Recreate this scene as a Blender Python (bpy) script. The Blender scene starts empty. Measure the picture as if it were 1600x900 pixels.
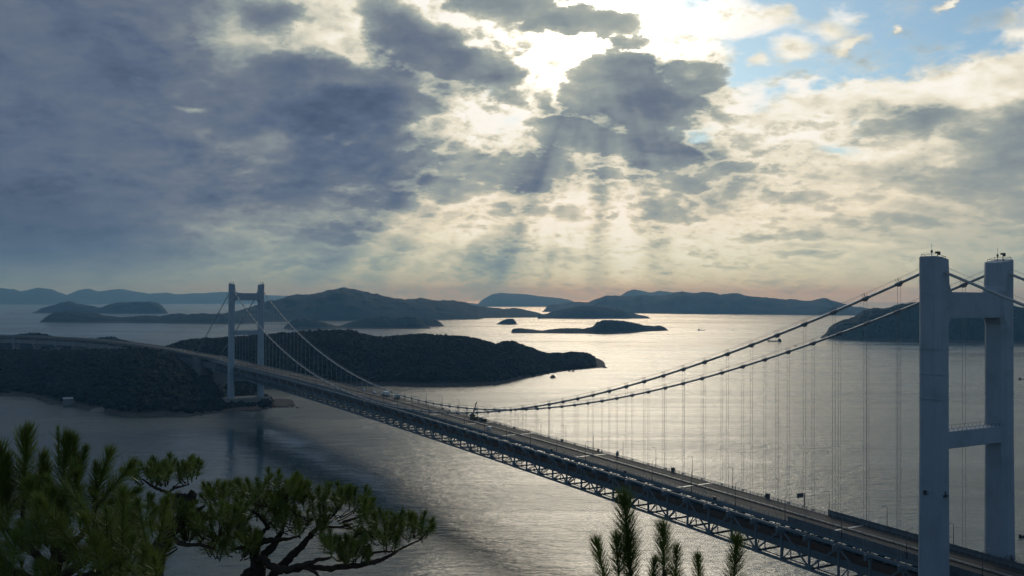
import bpy, bmesh, math, random
import numpy as np
from mathutils import Vector, Matrix, Quaternion

S = bpy.context.scene
COL = S.collection
R = math.radians
rng = np.random.default_rng(7)
random.seed(7)

# ------------------------------------------------------------------ camera
F_PX, PITCH, ROLL, CAM_Z = 1451.23, 0.0111, 0.00436, 128.713      # focal length in 1600 px, radians, metres
cam_data = bpy.data.cameras.new("camera")
cam_data.sensor_width = 36.0
cam_data.lens = 36.0 * F_PX / 1600.0
cam_data.clip_start = 0.1
cam_data.clip_end = 400000.0
cam = bpy.data.objects.new("camera", cam_data)
COL.objects.link(cam)
cam.matrix_world = (Matrix.Translation((0, 0, CAM_Z)) @ Matrix.Rotation(math.pi / 2 + PITCH, 4, 'X')
                    @ Matrix.Rotation(ROLL, 4, 'Z'))
S.camera = cam


def ray(px, py):
    X = (px - 800) / F_PX
    Y = (py - 450) / F_PX
    cr, sr, c, s = math.cos(ROLL), math.sin(ROLL), math.cos(PITCH), math.sin(PITCH)
    x = X * cr + Y * sr
    y = -X * sr + Y * cr
    return Vector((x, c + y * s, s - y * c))


def at_z(px, py, z=0.0):
    d = ray(px, py)
    return Vector((0, 0, CAM_Z)) + d * ((z - CAM_Z) / d.z)


def at_d(px, py, dist):
    """the point seen at px,py whose ground distance from the lookout is dist"""
    d = ray(px, py)
    return Vector((0, 0, CAM_Z)) + d * (dist / math.hypot(d.x, d.y))


def az_el(px, py):
    d = ray(px, py).normalized()
    return math.atan2(d.x, d.y), math.asin(d.z)


# ------------------------------------------------------------------ world: sky with broken cloud
S.render.engine = 'CYCLES'
S.view_settings.view_transform = 'Standard'
S.view_settings.look = 'None'
S.view_settings.exposure = -1.0       # the camera exposed for the bright cloud gap
S.view_settings.gamma = 1.0
S.cycles.use_denoising = True
S.cycles.max_bounces = 6
S.cycles.diffuse_bounces = 2
S.cycles.glossy_bounces = 3
S.cycles.transmission_bounces = 2
S.cycles.volume_bounces = 1
S.cycles.transparent_max_bounces = 8
S.cycles.sample_clamp_direct = 12.0
S.cycles.sample_clamp_indirect = 4.0
S.cycles.caustics_reflective = False
S.cycles.caustics_refractive = False

SUN_AZ, SUN_EL = az_el(948, -10)


class NT:
    """tiny node-tree writer"""
    def __init__(s, tree):
        s.t = tree
        tree.nodes.clear()

    def n(s, kind, props=None, **ins):
        nd = s.t.nodes.new(kind)
        for k, v in (props or {}).items():
            setattr(nd, k, v)
        for k, v in ins.items():
            key = int(k[1:]) if k[0] == 'i' and k[1:].isdigit() else k.replace('_', ' ')
            s.set(nd, key, v)
        return nd

    def set(s, nd, key, v):
        sock = nd.inputs[key]
        if isinstance(v, bpy.types.NodeSocket):
            s.t.links.new(v, sock)
        elif isinstance(v, bpy.types.Node):
            s.t.links.new(v.outputs[0], sock)
        else:
            sock.default_value = v

    def m(s, op, a, b=0.0, c=0.0, clamp=False):
        nd = s.n('ShaderNodeMath', {'operation': op, 'use_clamp': clamp}, i0=a, i1=b, i2=c)
        return nd.outputs[0]

    def v(s, op, a, b=(0, 0, 0), sc=None):
        nd = s.n('ShaderNodeVectorMath', {'operation': op}, i0=a, i1=b)
        if sc is not None:
            s.set(nd, 'Scale', sc)
        return nd.outputs['Value'] if op in ('LENGTH', 'DOT_PRODUCT', 'DISTANCE') else nd.outputs[0]

    def noise(s, vec, scale, detail=4.0, rough=0.5, dist=0.0, dims='3D'):
        nd = s.n('ShaderNodeTexNoise', {'noise_dimensions': dims}, Scale=scale, Detail=detail, Roughness=rough, Distortion=dist)
        if vec is not None:
            s.set(nd, 'W' if dims == '1D' else 'Vector', vec)
        return nd.outputs

    def mix(s, f, a, b, mode='MIX'):
        nd = s.n('ShaderNodeMix', {'data_type': 'RGBA', 'blend_type': mode})
        s.set(nd, 0, f)
        s.set(nd, 6, a)
        s.set(nd, 7, b)
        return nd.outputs[2]

    def rng(s, x, a, b, c=0.0, d=1.0, smooth=True):
        nd = s.n('ShaderNodeMapRange', {'interpolation_type': 'SMOOTHSTEP' if smooth else 'LINEAR'}, i0=x, i1=a, i2=b, i3=c, i4=d)
        return nd.outputs[0]

    def ramp(s, f, stops, interp='LINEAR'):
        nd = s.n('ShaderNodeValToRGB', i0=f)
        e = nd.color_ramp.elements
        nd.color_ramp.interpolation = interp
        while len(e) > 1:
            e.remove(e[0])
        e[0].position, e[0].color = stops[0][0], stops[0][1]
        for p, c in stops[1:]:
            k = e.new(p)
            k.color = c
        return nd.outputs[0]


def lin(c):
    return tuple((x / 12.92 if x <= 0.04045 else ((x + 0.055) / 1.055) ** 2.4) for x in [v / 255.0 for v in c])


# how bright the cloud deck stands, by direction: columns every 60 units of azimuth, one row per height above the sea
SKY_ROWS = [
 (-70, "47 47 47 48 50 54 62 62 72 74 80 78 74 74 84 92 99 99 95 92 82 70 68 72 72 74 76 78"),
 (0,   "47 47 47 48 48 52 66 56 74 66 82 84 64 60 64 74 99 99 97 90 68 62 66 70 70 70 72 80"),
 (40,  "40 41 41 42 42 46 54 52 72 74 52 56 90 88 60 64 80 98 88 92 90 68 90 76 66 64 66 80"),
 (80,  "38 38 38 38 39 42 70 70 80 80 46 44 48 66 97 93 72 84 80 88 82 90 78 66 64 66 74 90"),
 (120, "37 37 37 37 38 42 58 50 44 52 47 50 49 46 76 84 48 46 60 76 68 66 68 74 72 86 84 88"),
 (160, "36 36 35 35 36 45 46 44 38 37 39 52 84 82 70 58 46 42 46 80 90 90 93 88 90 92 90 86"),
 (200, "36 36 36 37 38 40 42 40 36 37 40 60 84 82 72 52 47 48 62 72 86 86 80 74 54 60 76 60"),
 (240, "35 35 36 37 38 40 44 56 44 44 43 52 62 58 54 58 49 45 45 60 72 74 80 84 82 72 60 55"),
 (280, "34 34 35 36 38 40 42 44 42 44 44 54 66 57 52 58 66 60 62 64 70 78 80 74 66 60 57 55"),
 (320, "31 31 33 35 38 41 44 46 47 50 56 67 75 74 77 79 74 69 67 71 78 80 81 78 75 72 66 62"),
 (360, "29 29 31 34 38 48 58 56 54 62 70 74 79 83 84 82 79 76 80 83 82 77 75 76 72 72 69 65"),
 (400, "31 31 34 37 42 48 55 61 64 64 65 66 68 68 70 72 77 79 82 82 81 81 82 78 75 72 69 66"),
 (445, "44 44 47 50 53 57 61 64 66 66 67 68 70 72 74 76 79 80 81 81 80 80 80 77 74 71 68 65"),
]
SKY_BLUE = {  # where open blue shows between the clouds: (x, row y) -> amount
 -70: {20: 5, 21: 7, 22: 6, 23: 8, 24: 8, 25: 8, 26: 6, 27: 3},
 0: {9: 5, 18: 5, 19: 3, 20: 7, 21: 9, 22: 9, 23: 9, 24: 9, 25: 9, 26: 9, 27: 5},
 40: {7: 2, 17: 2, 18: 3, 20: 2, 21: 6, 22: 2, 23: 7, 24: 9, 25: 9, 26: 9, 27: 4},
 80: {19: 5, 20: 6, 21: 6, 22: 7, 23: 9, 24: 9, 25: 9, 26: 9, 27: 4},
 120: {19: 7, 20: 9, 21: 9, 22: 9, 23: 7, 24: 7, 25: 6, 26: 6, 27: 3},
 160: {12: 2, 13: 3, 19: 2, 20: 3, 21: 1},
 200: {13: 4, 18: 2, 19: 4, 22: 1},
 240: {12: 2, 22: 4, 21: 2, 23: 1},
}
DETAIL = {0: .3, 1: .3, 2: .32, 3: .36, 4: .45, 5: .65, 6: .85, 7: .95}   # smooth slate cloud at the left, broken cloud elsewhere

world = bpy.data.worlds.new("World")
S.world = world
world.use_nodes = True
w = NT(world.node_tree)
geo = w.n('ShaderNodeTexCoord').outputs['Generated']
dirv = w.v('NORMALIZE', geo)
sep = w.n('ShaderNodeSeparateXYZ', i0=dirv)
dx, dy, dz_ = sep.outputs
az = w.m('ARCTAN2', dx, dy)
el = w.m('ARCSINE', dz_)
# cloud sheet coordinates: features shrink and flatten towards the horizon
den = w.m('ADD', w.m('MAXIMUM', dz_, 0.0), 0.34)
cp = w.n('ShaderNodeCombineXYZ', i0=w.m('DIVIDE', dx, den), i1=w.m('DIVIDE', dy, den), i2=0.0).outputs[0]
wob1 = w.noise(cp, 4.5, 6.0, 0.62)['Color']
wob2 = w.noise(cp, 14.0, 5.0, 0.6)['Color']
wob = w.v('ADD', w.v('SCALE', w.v('SUBTRACT', wob1, (.5, .5, .5)), sc=0.09), w.v('SCALE', w.v('SUBTRACT', wob2, (.5, .5, .5)), sc=0.045))
ws = w.n('ShaderNodeSeparateXYZ', i0=wob).outputs
low = w.rng(el, 0.0, 0.16, 0.12, 1.0)
az2 = w.m('ADD', az, w.m('MULTIPLY', ws[0], w.rng(el, 0.0, 0.1, 0.5, 1.0)))
el2 = w.m('ADD', el, w.m('MULTIPLY', w.m('MULTIPLY', ws[1], 0.75), low))
A0, A1 = az_el(-30, 450)[0], az_el(1650, 450)[0]
fac = w.rng(az2, A0, A1, smooth=False)


def col_pos(i):
    return (az_el(i * 60.0, 450)[0] - A0) / (A1 - A0)


cur = None
prev_el = None
for py, vals in reversed(SKY_ROWS):
    vals = [float(v) for v in vals.split()]
    stops = []
    for i, v in enumerate(vals):
        b = SKY_BLUE.get(py, {}).get(i, 0) / 10.0
        d = DETAIL.get(i, 1.0 if i < 14 else 0.8) * (0.35 + 0.65 * min(1, max(0, (440 - py) / 160)))
        stops.append((min(1.0, max(0.0, col_pos(i))), (v / 100.0, b, d, 1)))
    rr = w.ramp(fac, stops)
    e = az_el(800, py)[1]
    cur = rr if cur is None else w.mix(w.rng(el2, prev_el, e), cur, rr)
    prev_el = e
# beyond the view the same broken deck goes on
cur = w.mix(w.rng(el, 0.36, 0.62), cur, w.mix(w.rng(el, 0.6, 1.1), (0.64, 0.22, 0.9, 1), (0.42, 0.4, 0.9, 1)))
cur = w.mix(w.rng(w.m('ABSOLUTE', az), 0.6, 1.2), cur, (0.31, 0.56, 0.9, 1))
cs = w.n('ShaderNodeSeparateColor', i0=cur).outputs
# billow relief: density here against density a step towards the sun
sun_step = w.v('ADD', cp, (0.02 * math.sin(SUN_AZ), -0.03, 0))
n1 = w.noise(cp, 6.8, 9.0, 0.58, 0.1)[0]
n2 = w.noise(sun_step, 6.8, 9.0, 0.58, 0.1)[0]
relief = w.m('MULTIPLY', w.m('SUBTRACT', n2, n1), 0.75)
fine = w.m('MULTIPLY', w.m('SUBTRACT', w.noise(cp, 19.0, 7.0, 0.62)[0], 0.5), 0.26)
broad = w.m('MULTIPLY', w.m('SUBTRACT', n1, 0.5), 0.42)
tex = w.m('MULTIPLY', w.m('ADD', w.m('ADD', relief, fine), broad), cs[2])
# separate cloud masses (dark bellies) and white puffs: centre, half width, half height in 1600 px of view, lean in degrees
BELLIES = [(640, 48, 78, 50, 20), (705, 88, 95, 50, 18), (780, 118, 66, 36, 8), (598, 40, 42, 34, 0), (790, 6, 95, 28, 5), (872, 36, 72, 24, 3), (960, 44, 48, 20, 0), (986, 67, 42, 13, 5),
           (965, 118, 62, 34, 0), (1003, 160, 80, 48, 5), (925, 152, 52, 32, -10), (1078, 118, 52, 17, 5), (1035, 205, 50, 22, 0), (905, 213, 80, 26, 5), (1012, 238, 108, 24, 4), (840, 258, 66, 24, 3),
           (560, 150, 100, 62, 10), (470, 185, 150, 75, 5), (440, 120, 60, 30, -10), (560, 262, 110, 62, 0), (480, 285, 90, 50, 0), (630, 312, 50, 18, 0), (430, 28, 52, 26, 10), (350, 140, 60, 40, 0),
           (762, 268, 82, 36, 0), (700, 292, 54, 26, 0), (820, 280, 60, 18, 0), (481, 296, 30, 17, 10), (574, 316, 20, 11, 0), (488, 366, 74, 17, 4), (526, 355, 24, 11, 8), (592, 354, 26, 10, 5), (428, 375, 26, 9, 0),
           (885, 336, 44, 15, 0), (1035, 335, 76, 24, 0), (962, 341, 14, 11, 20), (1080, 290, 40, 15, 0), (1155, 270, 54, 15, 0), (1206, 300, 22, 14, 10), (950, 276, 60, 9, 0),
           (1466, 184, 58, 18, -12), (1390, 205, 64, 15, -6), (1565, 235, 70, 60, 0), (1530, 292, 96, 26, 4), (1400, 346, 104, 17, 2), (1262, 370, 66, 11, 0), (1270, 398, 60, 8, 0), (1180, 372, 50, 8, 0), (1590, 330, 60, 30, 0), (1240, 310, 70, 10, 0)]
PUFFS = [(1300, 46, 44, 20, 8), (1240, 76, 48, 20, 0), (1212, 30, 34, 24, -20), (1332, 68, 30, 12, -25), (1396, 45, 12, 6, 0), (1582, 66, 30, 16, 0), (1512, 102, 24, 9, -25), (1486, 10, 32, 8, -10), (1176, 100, 28, 14, 0),
         (1425, 146, 116, 26, 2), (1318, 158, 72, 26, -12), (1556, 152, 80, 26, 0), (1225, 176, 66, 20, 0), (1160, 40, 60, 22, -15), (1575, 112, 40, 12, 0), (716, 402, 20, 10, 0), (520, 222, 26, 8, 0), (452, 229, 34, 12, -10), (300, 166, 32, 10, 0), (370, 66, 70, 20, -12), (325, 131, 20, 8, 0)]
pq = w.n('ShaderNodeCombineXYZ', i0=w.m('ADD', az, w.m('MULTIPLY', ws[0], 0.75)), i1=w.m('ADD', el, w.m('MULTIPLY', w.m('MULTIPLY', ws[1], 0.6), low)), i2=0.0).outputs[0]


def masses(lst, grow):
    acc = None
    for x, y, rx, ry, rot in lst:
        a_, e_ = az_el(x, y)
        mp = w.n('ShaderNodeMapping', {'vector_type': 'TEXTURE'}, Vector=pq, Location=(a_, e_, 0), Rotation=(0, 0, -R(rot)), Scale=(rx * grow / F_PX, ry * grow / F_PX, 1))
        g = w.n('ShaderNodeTexGradient', {'gradient_type': 'SPHERICAL'}, Vector=mp).outputs[1]
        if x < 600 and lst is PUFFS: g = w.m('MULTIPLY', g, 0.8)
        if y > 245: g = w.m('MULTIPLY', g, 0.78 if y < 300 else 0.6)
        acc = g if acc is None else w.m('SMOOTH_MAX', acc, g, 0.22)
    return acc


edge_n = w.m('ADD', w.m('MULTIPLY', w.m('SUBTRACT', n1, 0.5), 1.35), w.m('MULTIPLY', w.m('SUBTRACT', w.noise(cp, 24.0, 6.0, 0.6)[0], 0.5), 0.75))
belly = w.m('ADD', masses(BELLIES, 1.42), edge_n)
cov = w.rng(belly, 0.10, 0.68)
halo = w.m('MULTIPLY', w.rng(belly, -0.05, 0.2), w.rng(belly, 0.2, 0.42, 1.0, 0.0))
sun_near = w.rng(w.m('ARCCOSINE', w.m('MINIMUM', w.v('DOT_PRODUCT', dirv, (math.sin(SUN_AZ) * math.cos(SUN_EL), math.cos(SUN_AZ) * math.cos(SUN_EL), math.sin(SUN_EL))), 1.0)), 0.42, 0.08)
g_in = w.m('SUBTRACT', w.m('MINIMUM', w.m('ADD', w.m('MULTIPLY', cs[0], 0.45), w.rng(az, -0.16, 0.04, 0.255, 0.325)), w.m('ADD', cs[0], w.rng(az, -0.16, 0.04, -0.02, 0.06))), w.m('MULTIPLY', w.rng(belly, 0.4, 1.1), 0.05))
g_out = w.m('ADD', cs[0], w.m('MULTIPLY', halo, w.m('ADD', w.m('MULTIPLY', sun_near, 0.24), 0.04)))
base_l = w.n('ShaderNodeMix', {'data_type': 'FLOAT'}, i0=cov, i2=g_out, i3=g_in).outputs[0]
puff = w.m('ADD', masses(PUFFS, 1.35), edge_n)
pcov = w.rng(puff, 0.14, 0.9)
puff_l = w.m('ADD', w.m('MAXIMUM', cs[0], w.rng(az, -0.2, 0.05, 0.70, 0.86)), w.m('MULTIPLY', w.rng(puff, 0.3, 0.9), 0.08))
base_l = w.n('ShaderNodeMix', {'data_type': 'FLOAT'}, i0=w.m('MULTIPLY', pcov, w.m('SUBTRACT', 1.0, w.m('MULTIPLY', cov, 0.8))), i2=base_l, i3=puff_l).outputs[0]
L = w.m('ADD', base_l, w.m('MULTIPLY', tex, w.m('SUBTRACT', 1.0, w.m('MULTIPLY', cov, w.rng(az, -0.3, 0.05, 0.72, 0.5)))))
# shafts of light under the cloud gap, fanning out from the sun
ang = w.m('ARCTAN2', w.m('SUBTRACT', az, SUN_AZ), w.m('SUBTRACT', SUN_EL, el))
shaft = w.m('SUBTRACT', w.noise(w.m('ADD', w.m('MULTIPLY', ang, 4.6), 7.3), 1.0, 2.0, 0.45, dims='1D')[0], 0.5)
smask = w.m('MULTIPLY', w.m('MULTIPLY', w.rng(el, 0.0, 0.025), w.rng(el, 0.07, 0.25, 1.0, 0.0)),
            w.rng(w.m('ABSOLUTE', w.m('ADD', az, 0.06)), 0.10, 0.32, 1.0, 0.0))
L = w.m('ADD', L, w.m('MULTIPLY', w.m('ADD', w.m('MULTIPLY', shaft, 0.80), 0.0), smask))
cloud = w.ramp(L, [(0.0, lin((36, 46, 66)) + (1,)), (.27, lin((59, 73, 99)) + (1,)), (.38, lin((89, 103, 127)) + (1,)),
                   (.47, lin((111, 121, 136)) + (1,)), (.57, lin((139, 150, 154)) + (1,)), (.67, lin((168, 175, 168)) + (1,)),
                   (.77, lin((204, 204, 190)) + (1,)), (.87, lin((236, 231, 212)) + (1,)), (.95, lin((250, 248, 237)) + (1,)),
                   (1.0, lin((255, 253, 247)) + (1,))])
# warm light low in the middle and right of the sky
warm = w.m('MULTIPLY', w.rng(el, 0.03, 0.20, 0.4, 0.0), w.rng(L, 0.58, 0.76))
cloud = w.mix(warm, cloud, w.mix(1.0, cloud, (1.05, 0.98, 0.88, 1), 'MULTIPLY'))
pink = w.rng(el, 0.0, 0.10, 1.0, 0.0)
cloud = w.mix(pink, cloud, w.mix(1.0, cloud, (0.80, 1.01, 1.08, 1), 'MULTIPLY'))
# the sun behind the gap
sunv = (math.sin(SUN_AZ) * math.cos(SUN_EL), math.cos(SUN_AZ) * math.cos(SUN_EL), math.sin(SUN_EL))
cosd = w.v('DOT_PRODUCT', dirv, sunv)
angd = w.m('ARCCOSINE', w.m('MINIMUM', cosd, 1.0))
glow = w.m('MULTIPLY', w.m('POWER', 2.71828, w.m('MULTIPLY', w.m('MULTIPLY', angd, angd), -1.0 / (2 * 0.05 ** 2))), 4.0)
glow = w.m('MULTIPLY', glow, w.rng(L, 0.72, 1.0))
cloud = w.mix(1.0, cloud, w.n('ShaderNodeCombineXYZ', i0=w.m('ADD', glow, 1.0), i1=w.m('ADD', glow, 1.0), i2=w.m('ADD', w.m('MULTIPLY', glow, .93), 1.0)).outputs[0], 'MULTIPLY')
cloud = w.mix(1.0, cloud, (20, 20, 20, 1), 'MULTIPLY')           # the background below runs at 0.1, the exposure at -1
sky = w.n('ShaderNodeTexSky', {'sky_type': 'NISHITA', 'sun_disc': False, 'sun_elevation': SUN_EL, 'sun_rotation': SUN_AZ,
                               'air_density': 1.0, 'dust_density': 0.3, 'ozone_density': 2.5, 'altitude': 130.0})
blue = w.mix(1.0, sky.outputs[0], (1.25, 1.6, 1.7, 1), 'MULTIPLY')
bm = w.rng(w.m('ADD', w.m('MULTIPLY', cs[1], 1.25), w.m('MULTIPLY', w.m('SUBTRACT', 0.5, n1), 2.2)), 0.25, 0.85)
bm = w.m('MULTIPLY', bm, w.rng(cs[1], 0.02, 0.2))
bm = w.m('MULTIPLY', bm, w.m('SUBTRACT', 1.0, w.m('MAXIMUM', pcov, cov)))
blue = w.mix(0.05, blue, (16, 17, 18, 1))        # thin veil of high cloud
final = w.mix(bm, cloud, blue)
bg = w.n('ShaderNodeBackground', Color=final, Strength=0.1)
w.n('ShaderNodeOutputWorld', i0=bg)

# ------------------------------------------------------------------ sun, veiled by cloud
sun_data = bpy.data.lights.new("sun", 'SUN')
sun_data.energy = 0.85
sun_data.angle = R(20)
sun_data.color = (1.0, 0.94, 0.80)
sun = bpy.data.objects.new("sun", sun_data)
COL.objects.link(sun)
sun.rotation_euler = Vector(sunv).to_track_quat('Z', 'Y').to_euler()


# ------------------------------------------------------------------ helpers
def props(o, label=None, cat=None, group=None, kind=None):
    if label: o['label'] = label
    if cat: o['category'] = cat
    if group: o['group'] = group
    if kind: o['kind'] = kind
    return o


def empty(name, loc=(0, 0, 0), rz=0.0, label=None, cat=None, group=None):
    o = bpy.data.objects.new(name, None)
    o.empty_display_size = 1.0
    COL.objects.link(o)
    o.location = loc
    o.rotation_euler = (0, 0, rz)
    return props(o, label, cat, group)


def link(name, me, parent=None, loc=None, mat=None):
    o = bpy.data.objects.new(name, me)
    COL.objects.link(o)
    if parent: o.parent = parent
    if loc is not None: o.location = loc
    if mat is not None and not me.materials: me.materials.append(mat)
    return o


def np_mesh(name, verts, faces, mat=None, smooth=False):
    """verts (n,3) array, faces (m,k) array of one polygon size"""
    me = bpy.data.meshes.new(name)
    verts = np.asarray(verts, dtype=np.float32)
    faces = np.asarray(faces, dtype=np.int32)
    k = faces.shape[1]
    me.vertices.add(len(verts))
    me.vertices.foreach_set('co', verts.ravel())
    me.loops.add(faces.size)
    me.loops.foreach_set('vertex_index', faces.ravel())
    me.polygons.add(len(faces))
    me.polygons.foreach_set('loop_start', np.arange(0, faces.size, k, dtype=np.int32))
    me.polygons.foreach_set('use_smooth', np.full(len(faces), smooth, dtype=bool))
    me.update(calc_edges=True)
    me.validate()
    if mat: me.materials.append(mat)
    return me


class MB:
    def __init__(s):
        s.v, s.f = [], []

    def hexa(s, p):
        i = len(s.v)
        s.v += [tuple(q) for q in p]
        s.f += [tuple(i + k for k in q) for q in ((0, 3, 2, 1), (4, 5, 6, 7), (0, 1, 5, 4), (1, 2, 6, 5), (2, 3, 7, 6), (3, 0, 4, 7))]
        return s

    def box(s, x0, x1, y0, y1, z0, z1):
        s.hexa([(x0, y0, z0), (x1, y0, z0), (x1, y1, z0), (x0, y1, z0), (x0, y0, z1), (x1, y0, z1), (x1, y1, z1), (x0, y1, z1)])
        return s

    def bar(s, a, b, w_, h_, up=(0, 0, 1)):
        a, b = Vector(a), Vector(b)
        d = (b - a).normalized()
        u = Vector(up)
        if abs(d.dot(u)) > 0.98: u = Vector((1, 0, 0))
        x = d.cross(u).normalized() * (w_ / 2)
        y = x.cross(d).normalized() * (h_ / 2)
        s.hexa([a - x - y, a + x - y, a + x + y, a - x + y, b - x - y, b + x - y, b + x + y, b - x + y])
        return s

    def tube(s, pts, r, n=6, cap=True):
        pts = [Vector(p) for p in pts]
        rs = r if isinstance(r, (list, tuple)) else [r] * len(pts)
        base = len(s.v)
        u = None
        for i, p in enumerate(pts):
            d = (pts[min(i + 1, len(pts) - 1)] - pts[max(i - 1, 0)]).normalized()
            if u is None:
                u = d.orthogonal().normalized()
            u = (u - d * u.dot(d)).normalized()
            q = d.cross(u)
            for k in range(n):
                a = 2 * math.pi * k / n
                s.v.append(tuple(p + (u * math.cos(a) + q * math.sin(a)) * rs[i]))
        for i in range(len(pts) - 1):
            for k in range(n):
                a, b = base + i * n + k, base + i * n + (k + 1) % n
                s.f.append((a, b, b + n, a + n))
        if cap:
            s.f.append(tuple(base + k for k in reversed(range(n))))
            s.f.append(tuple(base + (len(pts) - 1) * n + k for k in range(n)))
        return s

    def prism(s, ring0, ring1):
        """two rings of equal length joined, both closed"""
        n, i = len(ring0), len(s.v)
        s.v += [tuple(p) for p in ring0] + [tuple(p) for p in ring1]
        s.f.append(tuple(i + k for k in reversed(range(n))))
        s.f.append(tuple(i + n + k for k in range(n)))
        for k in range(n):
            s.f.append((i + k, i + (k + 1) % n, i + n + (k + 1) % n, i + n + k))
        return s

    def loft(s, rings):
        n, i = len(rings[0]), len(s.v)
        for r_ in rings: s.v += [tuple(p) for p in r_]
        s.f.append(tuple(i + k for k in reversed(range(n))))
        s.f.append(tuple(i + (len(rings) - 1) * n + k for k in range(n)))
        for j in range(len(rings) - 1):
            for k in range(n):
                a, b = i + j * n + k, i + j * n + (k + 1) % n
                s.f.append((a, b, b + n, a + n))
        return s

    def mesh(s, name, mat, smooth=False, bevel=0.0):
        me = bpy.data.meshes.new(name)
        me.from_pydata(s.v, [], s.f)
        me.validate()
        if smooth:
            me.polygons.foreach_set('use_smooth', [True] * len(me.polygons))
        me.materials.append(mat)
        if bevel > 0:
            b = bmesh.new()
            b.from_mesh(me)
            bmesh.ops.remove_doubles(b, verts=b.verts, dist=1e-5)
            bmesh.ops.bevel(b, geom=[e_ for e_ in b.edges if len(e_.link_faces) == 2 and e_.calc_face_angle(0) > 0.6],
                            offset=bevel, segments=2, affect='EDGES')
            b.to_mesh(me)
            b.free()
        me.update()
        return me

    def build(s, name, mat, parent=None, smooth=False, bevel=0.0):
        return link(name, s.mesh(name, mat, smooth, bevel), parent)


# lattice value noise
_LAT = rng.random((256, 256)).astype(np.float32)


def vnoise(x, y):
    xi, yi = np.floor(x).astype(int), np.floor(y).astype(int)
    fx, fy = x - xi, y - yi
    fx, fy = fx * fx * (3 - 2 * fx), fy * fy * (3 - 2 * fy)
    g = lambda a, b: _LAT[a & 255, b & 255]
    return (g(xi, yi) * (1 - fx) + g(xi + 1, yi) * fx) * (1 - fy) + (g(xi, yi + 1) * (1 - fx) + g(xi + 1, yi + 1) * fx) * fy


def fbm(x, y, o=4):
    t, a, n = 0.0, 0.5, 0.0
    for k in range(o):
        t = t + a * vnoise(x * 2 ** k + 17.3 * k, y * 2 ** k + 5.1 * k)
        n += a
        a *= 0.5
    return t / n


# ------------------------------------------------------------------ materials
def mat_base(name):
    m = bpy.data.materials.new(name)
    m.use_nodes = True
    t = NT(m.node_tree)
    out = t.n('ShaderNodeOutputMaterial')
    return m, t, out


def painted(name, col, rough=0.5, var=0.25, scale=0.35, streak=0.0, metallic=0.0, spec=0.4, grime=(0.05, 0.045, 0.04)):
    m, t, out = mat_base(name)
    p = t.n('ShaderNodeNewGeometry').outputs['Position']
    n = t.noise(p, scale, 6.0, 0.6)[0]
    f = t.rng(n, 0.45, 0.75, 0.0, var)
    if streak:
        st = t.n('ShaderNodeMapping', Scale=(1.6, 1.6, 0.06))
        t.set(st, 'Vector', p)
        sn = t.noise(st, 1.0, 4.0, 0.6)[0]
        f = t.m('MAXIMUM', f, t.rng(sn, 0.52, 0.78, 0.0, streak))
    c = t.mix(f, tuple(col) + (1,), tuple(grime) + (1,))
    b = t.n('ShaderNodeBsdfPrincipled', Base_Color=c, Roughness=t.m('ADD', t.m('MULTIPLY', n, 0.25), rough - 0.1), Metallic=metallic)
    b.inputs['Specular IOR Level'].default_value = spec
    t.set(out, 0, b)
    return m


def plain(name, col, rough=0.6, emit=None):
    m, t, out = mat_base(name)
    p = t.n('ShaderNodeNewGeometry').outputs['Position']
    n = t.noise(p, 1.7, 4.0, 0.6)[0]
    c = t.mix(t.rng(n, 0.3, 0.7, 0.0, 0.35), tuple(col) + (1,), tuple(x * 0.6 for x in col) + (1,))
    b = t.n('ShaderNodeBsdfPrincipled', Base_Color=c, Roughness=rough)
    t.set(out, 0, b)
    return m


M = {}
M['tower'] = painted('tower_paint', (0.31, 0.365, 0.425), 0.55, 0.25, 0.12, 0.34)
M['steel'] = painted('truss_paint', (0.135, 0.175, 0.20), 0.5, 0.30, 0.5, 0.0, grime=(0.10, 0.075, 0.055))
M['cable'] = painted('cable_paint', (0.36, 0.37, 0.37), 0.34, 0.2, 0.8, 0.0, spec=0.6)
M['clamp'] = painted('clamp_paint', (0.20, 0.21, 0.22), 0.5, 0.2, 0.8)
M['rope'] = painted('rope_paint', (0.30, 0.30, 0.30), 0.5, 0.2, 0.8)
M['old_concrete'] = painted('viaduct_concrete', (0.22, 0.21, 0.21), 0.9, 0.4, 0.1, 0.5, spec=0.2, grime=(0.05, 0.05, 0.05))
M['concrete'] = painted('concrete', (0.24, 0.235, 0.22), 0.85, 0.35, 0.18, 0.5, spec=0.2, grime=(0.09, 0.085, 0.075))
M['barrier'] = painted('barrier_steel', (0.30, 0.31, 0.31), 0.45, 0.3, 0.9, metallic=0.3)
M['noise_wall'] = painted('noise_wall_paint', (0.12, 0.135, 0.15), 0.6, 0.3, 0.5)
M['ballast'] = painted('track_ballast', (0.060, 0.055, 0.050), 0.95, 0.5, 0.5, spec=0.1)
M['dark'] = plain('dark_metal', (0.03, 0.032, 0.035), 0.5)
M['rubber'] = plain('rubber', (0.02, 0.02, 0.02), 0.8)
M['white'] = plain('white_paint', (0.72, 0.72, 0.70), 0.4)
M['grey_paint'] = plain('grey_paint', (0.35, 0.37, 0.40), 0.4)
M['yellow'] = plain('crane_paint', (0.16, 0.12, 0.05), 0.45)
M['green_sign'] = plain('sign_back', (0.06, 0.07, 0.07), 0.5)
M['blue_paint'] = plain('blue_paint', (0.06, 0.12, 0.22), 0.4)
M['red_paint'] = plain('rust_red_paint', (0.22, 0.06, 0.04), 0.5)
M['marking'] = plain('road_marking', (0.26, 0.26, 0.245), 0.7)
M['joint'] = painted('joint_steel', (0.55, 0.55, 0.53), 0.4, 0.2, 1.0, metallic=0.4)


def glass_mat():
    m, t, out = mat_base('vehicle_glass')
    b = t.n('ShaderNodeBsdfPrincipled', Base_Color=(0.02, 0.025, 0.03, 1), Roughness=0.08)
    t.set(out, 0, b)
    return m


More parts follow.
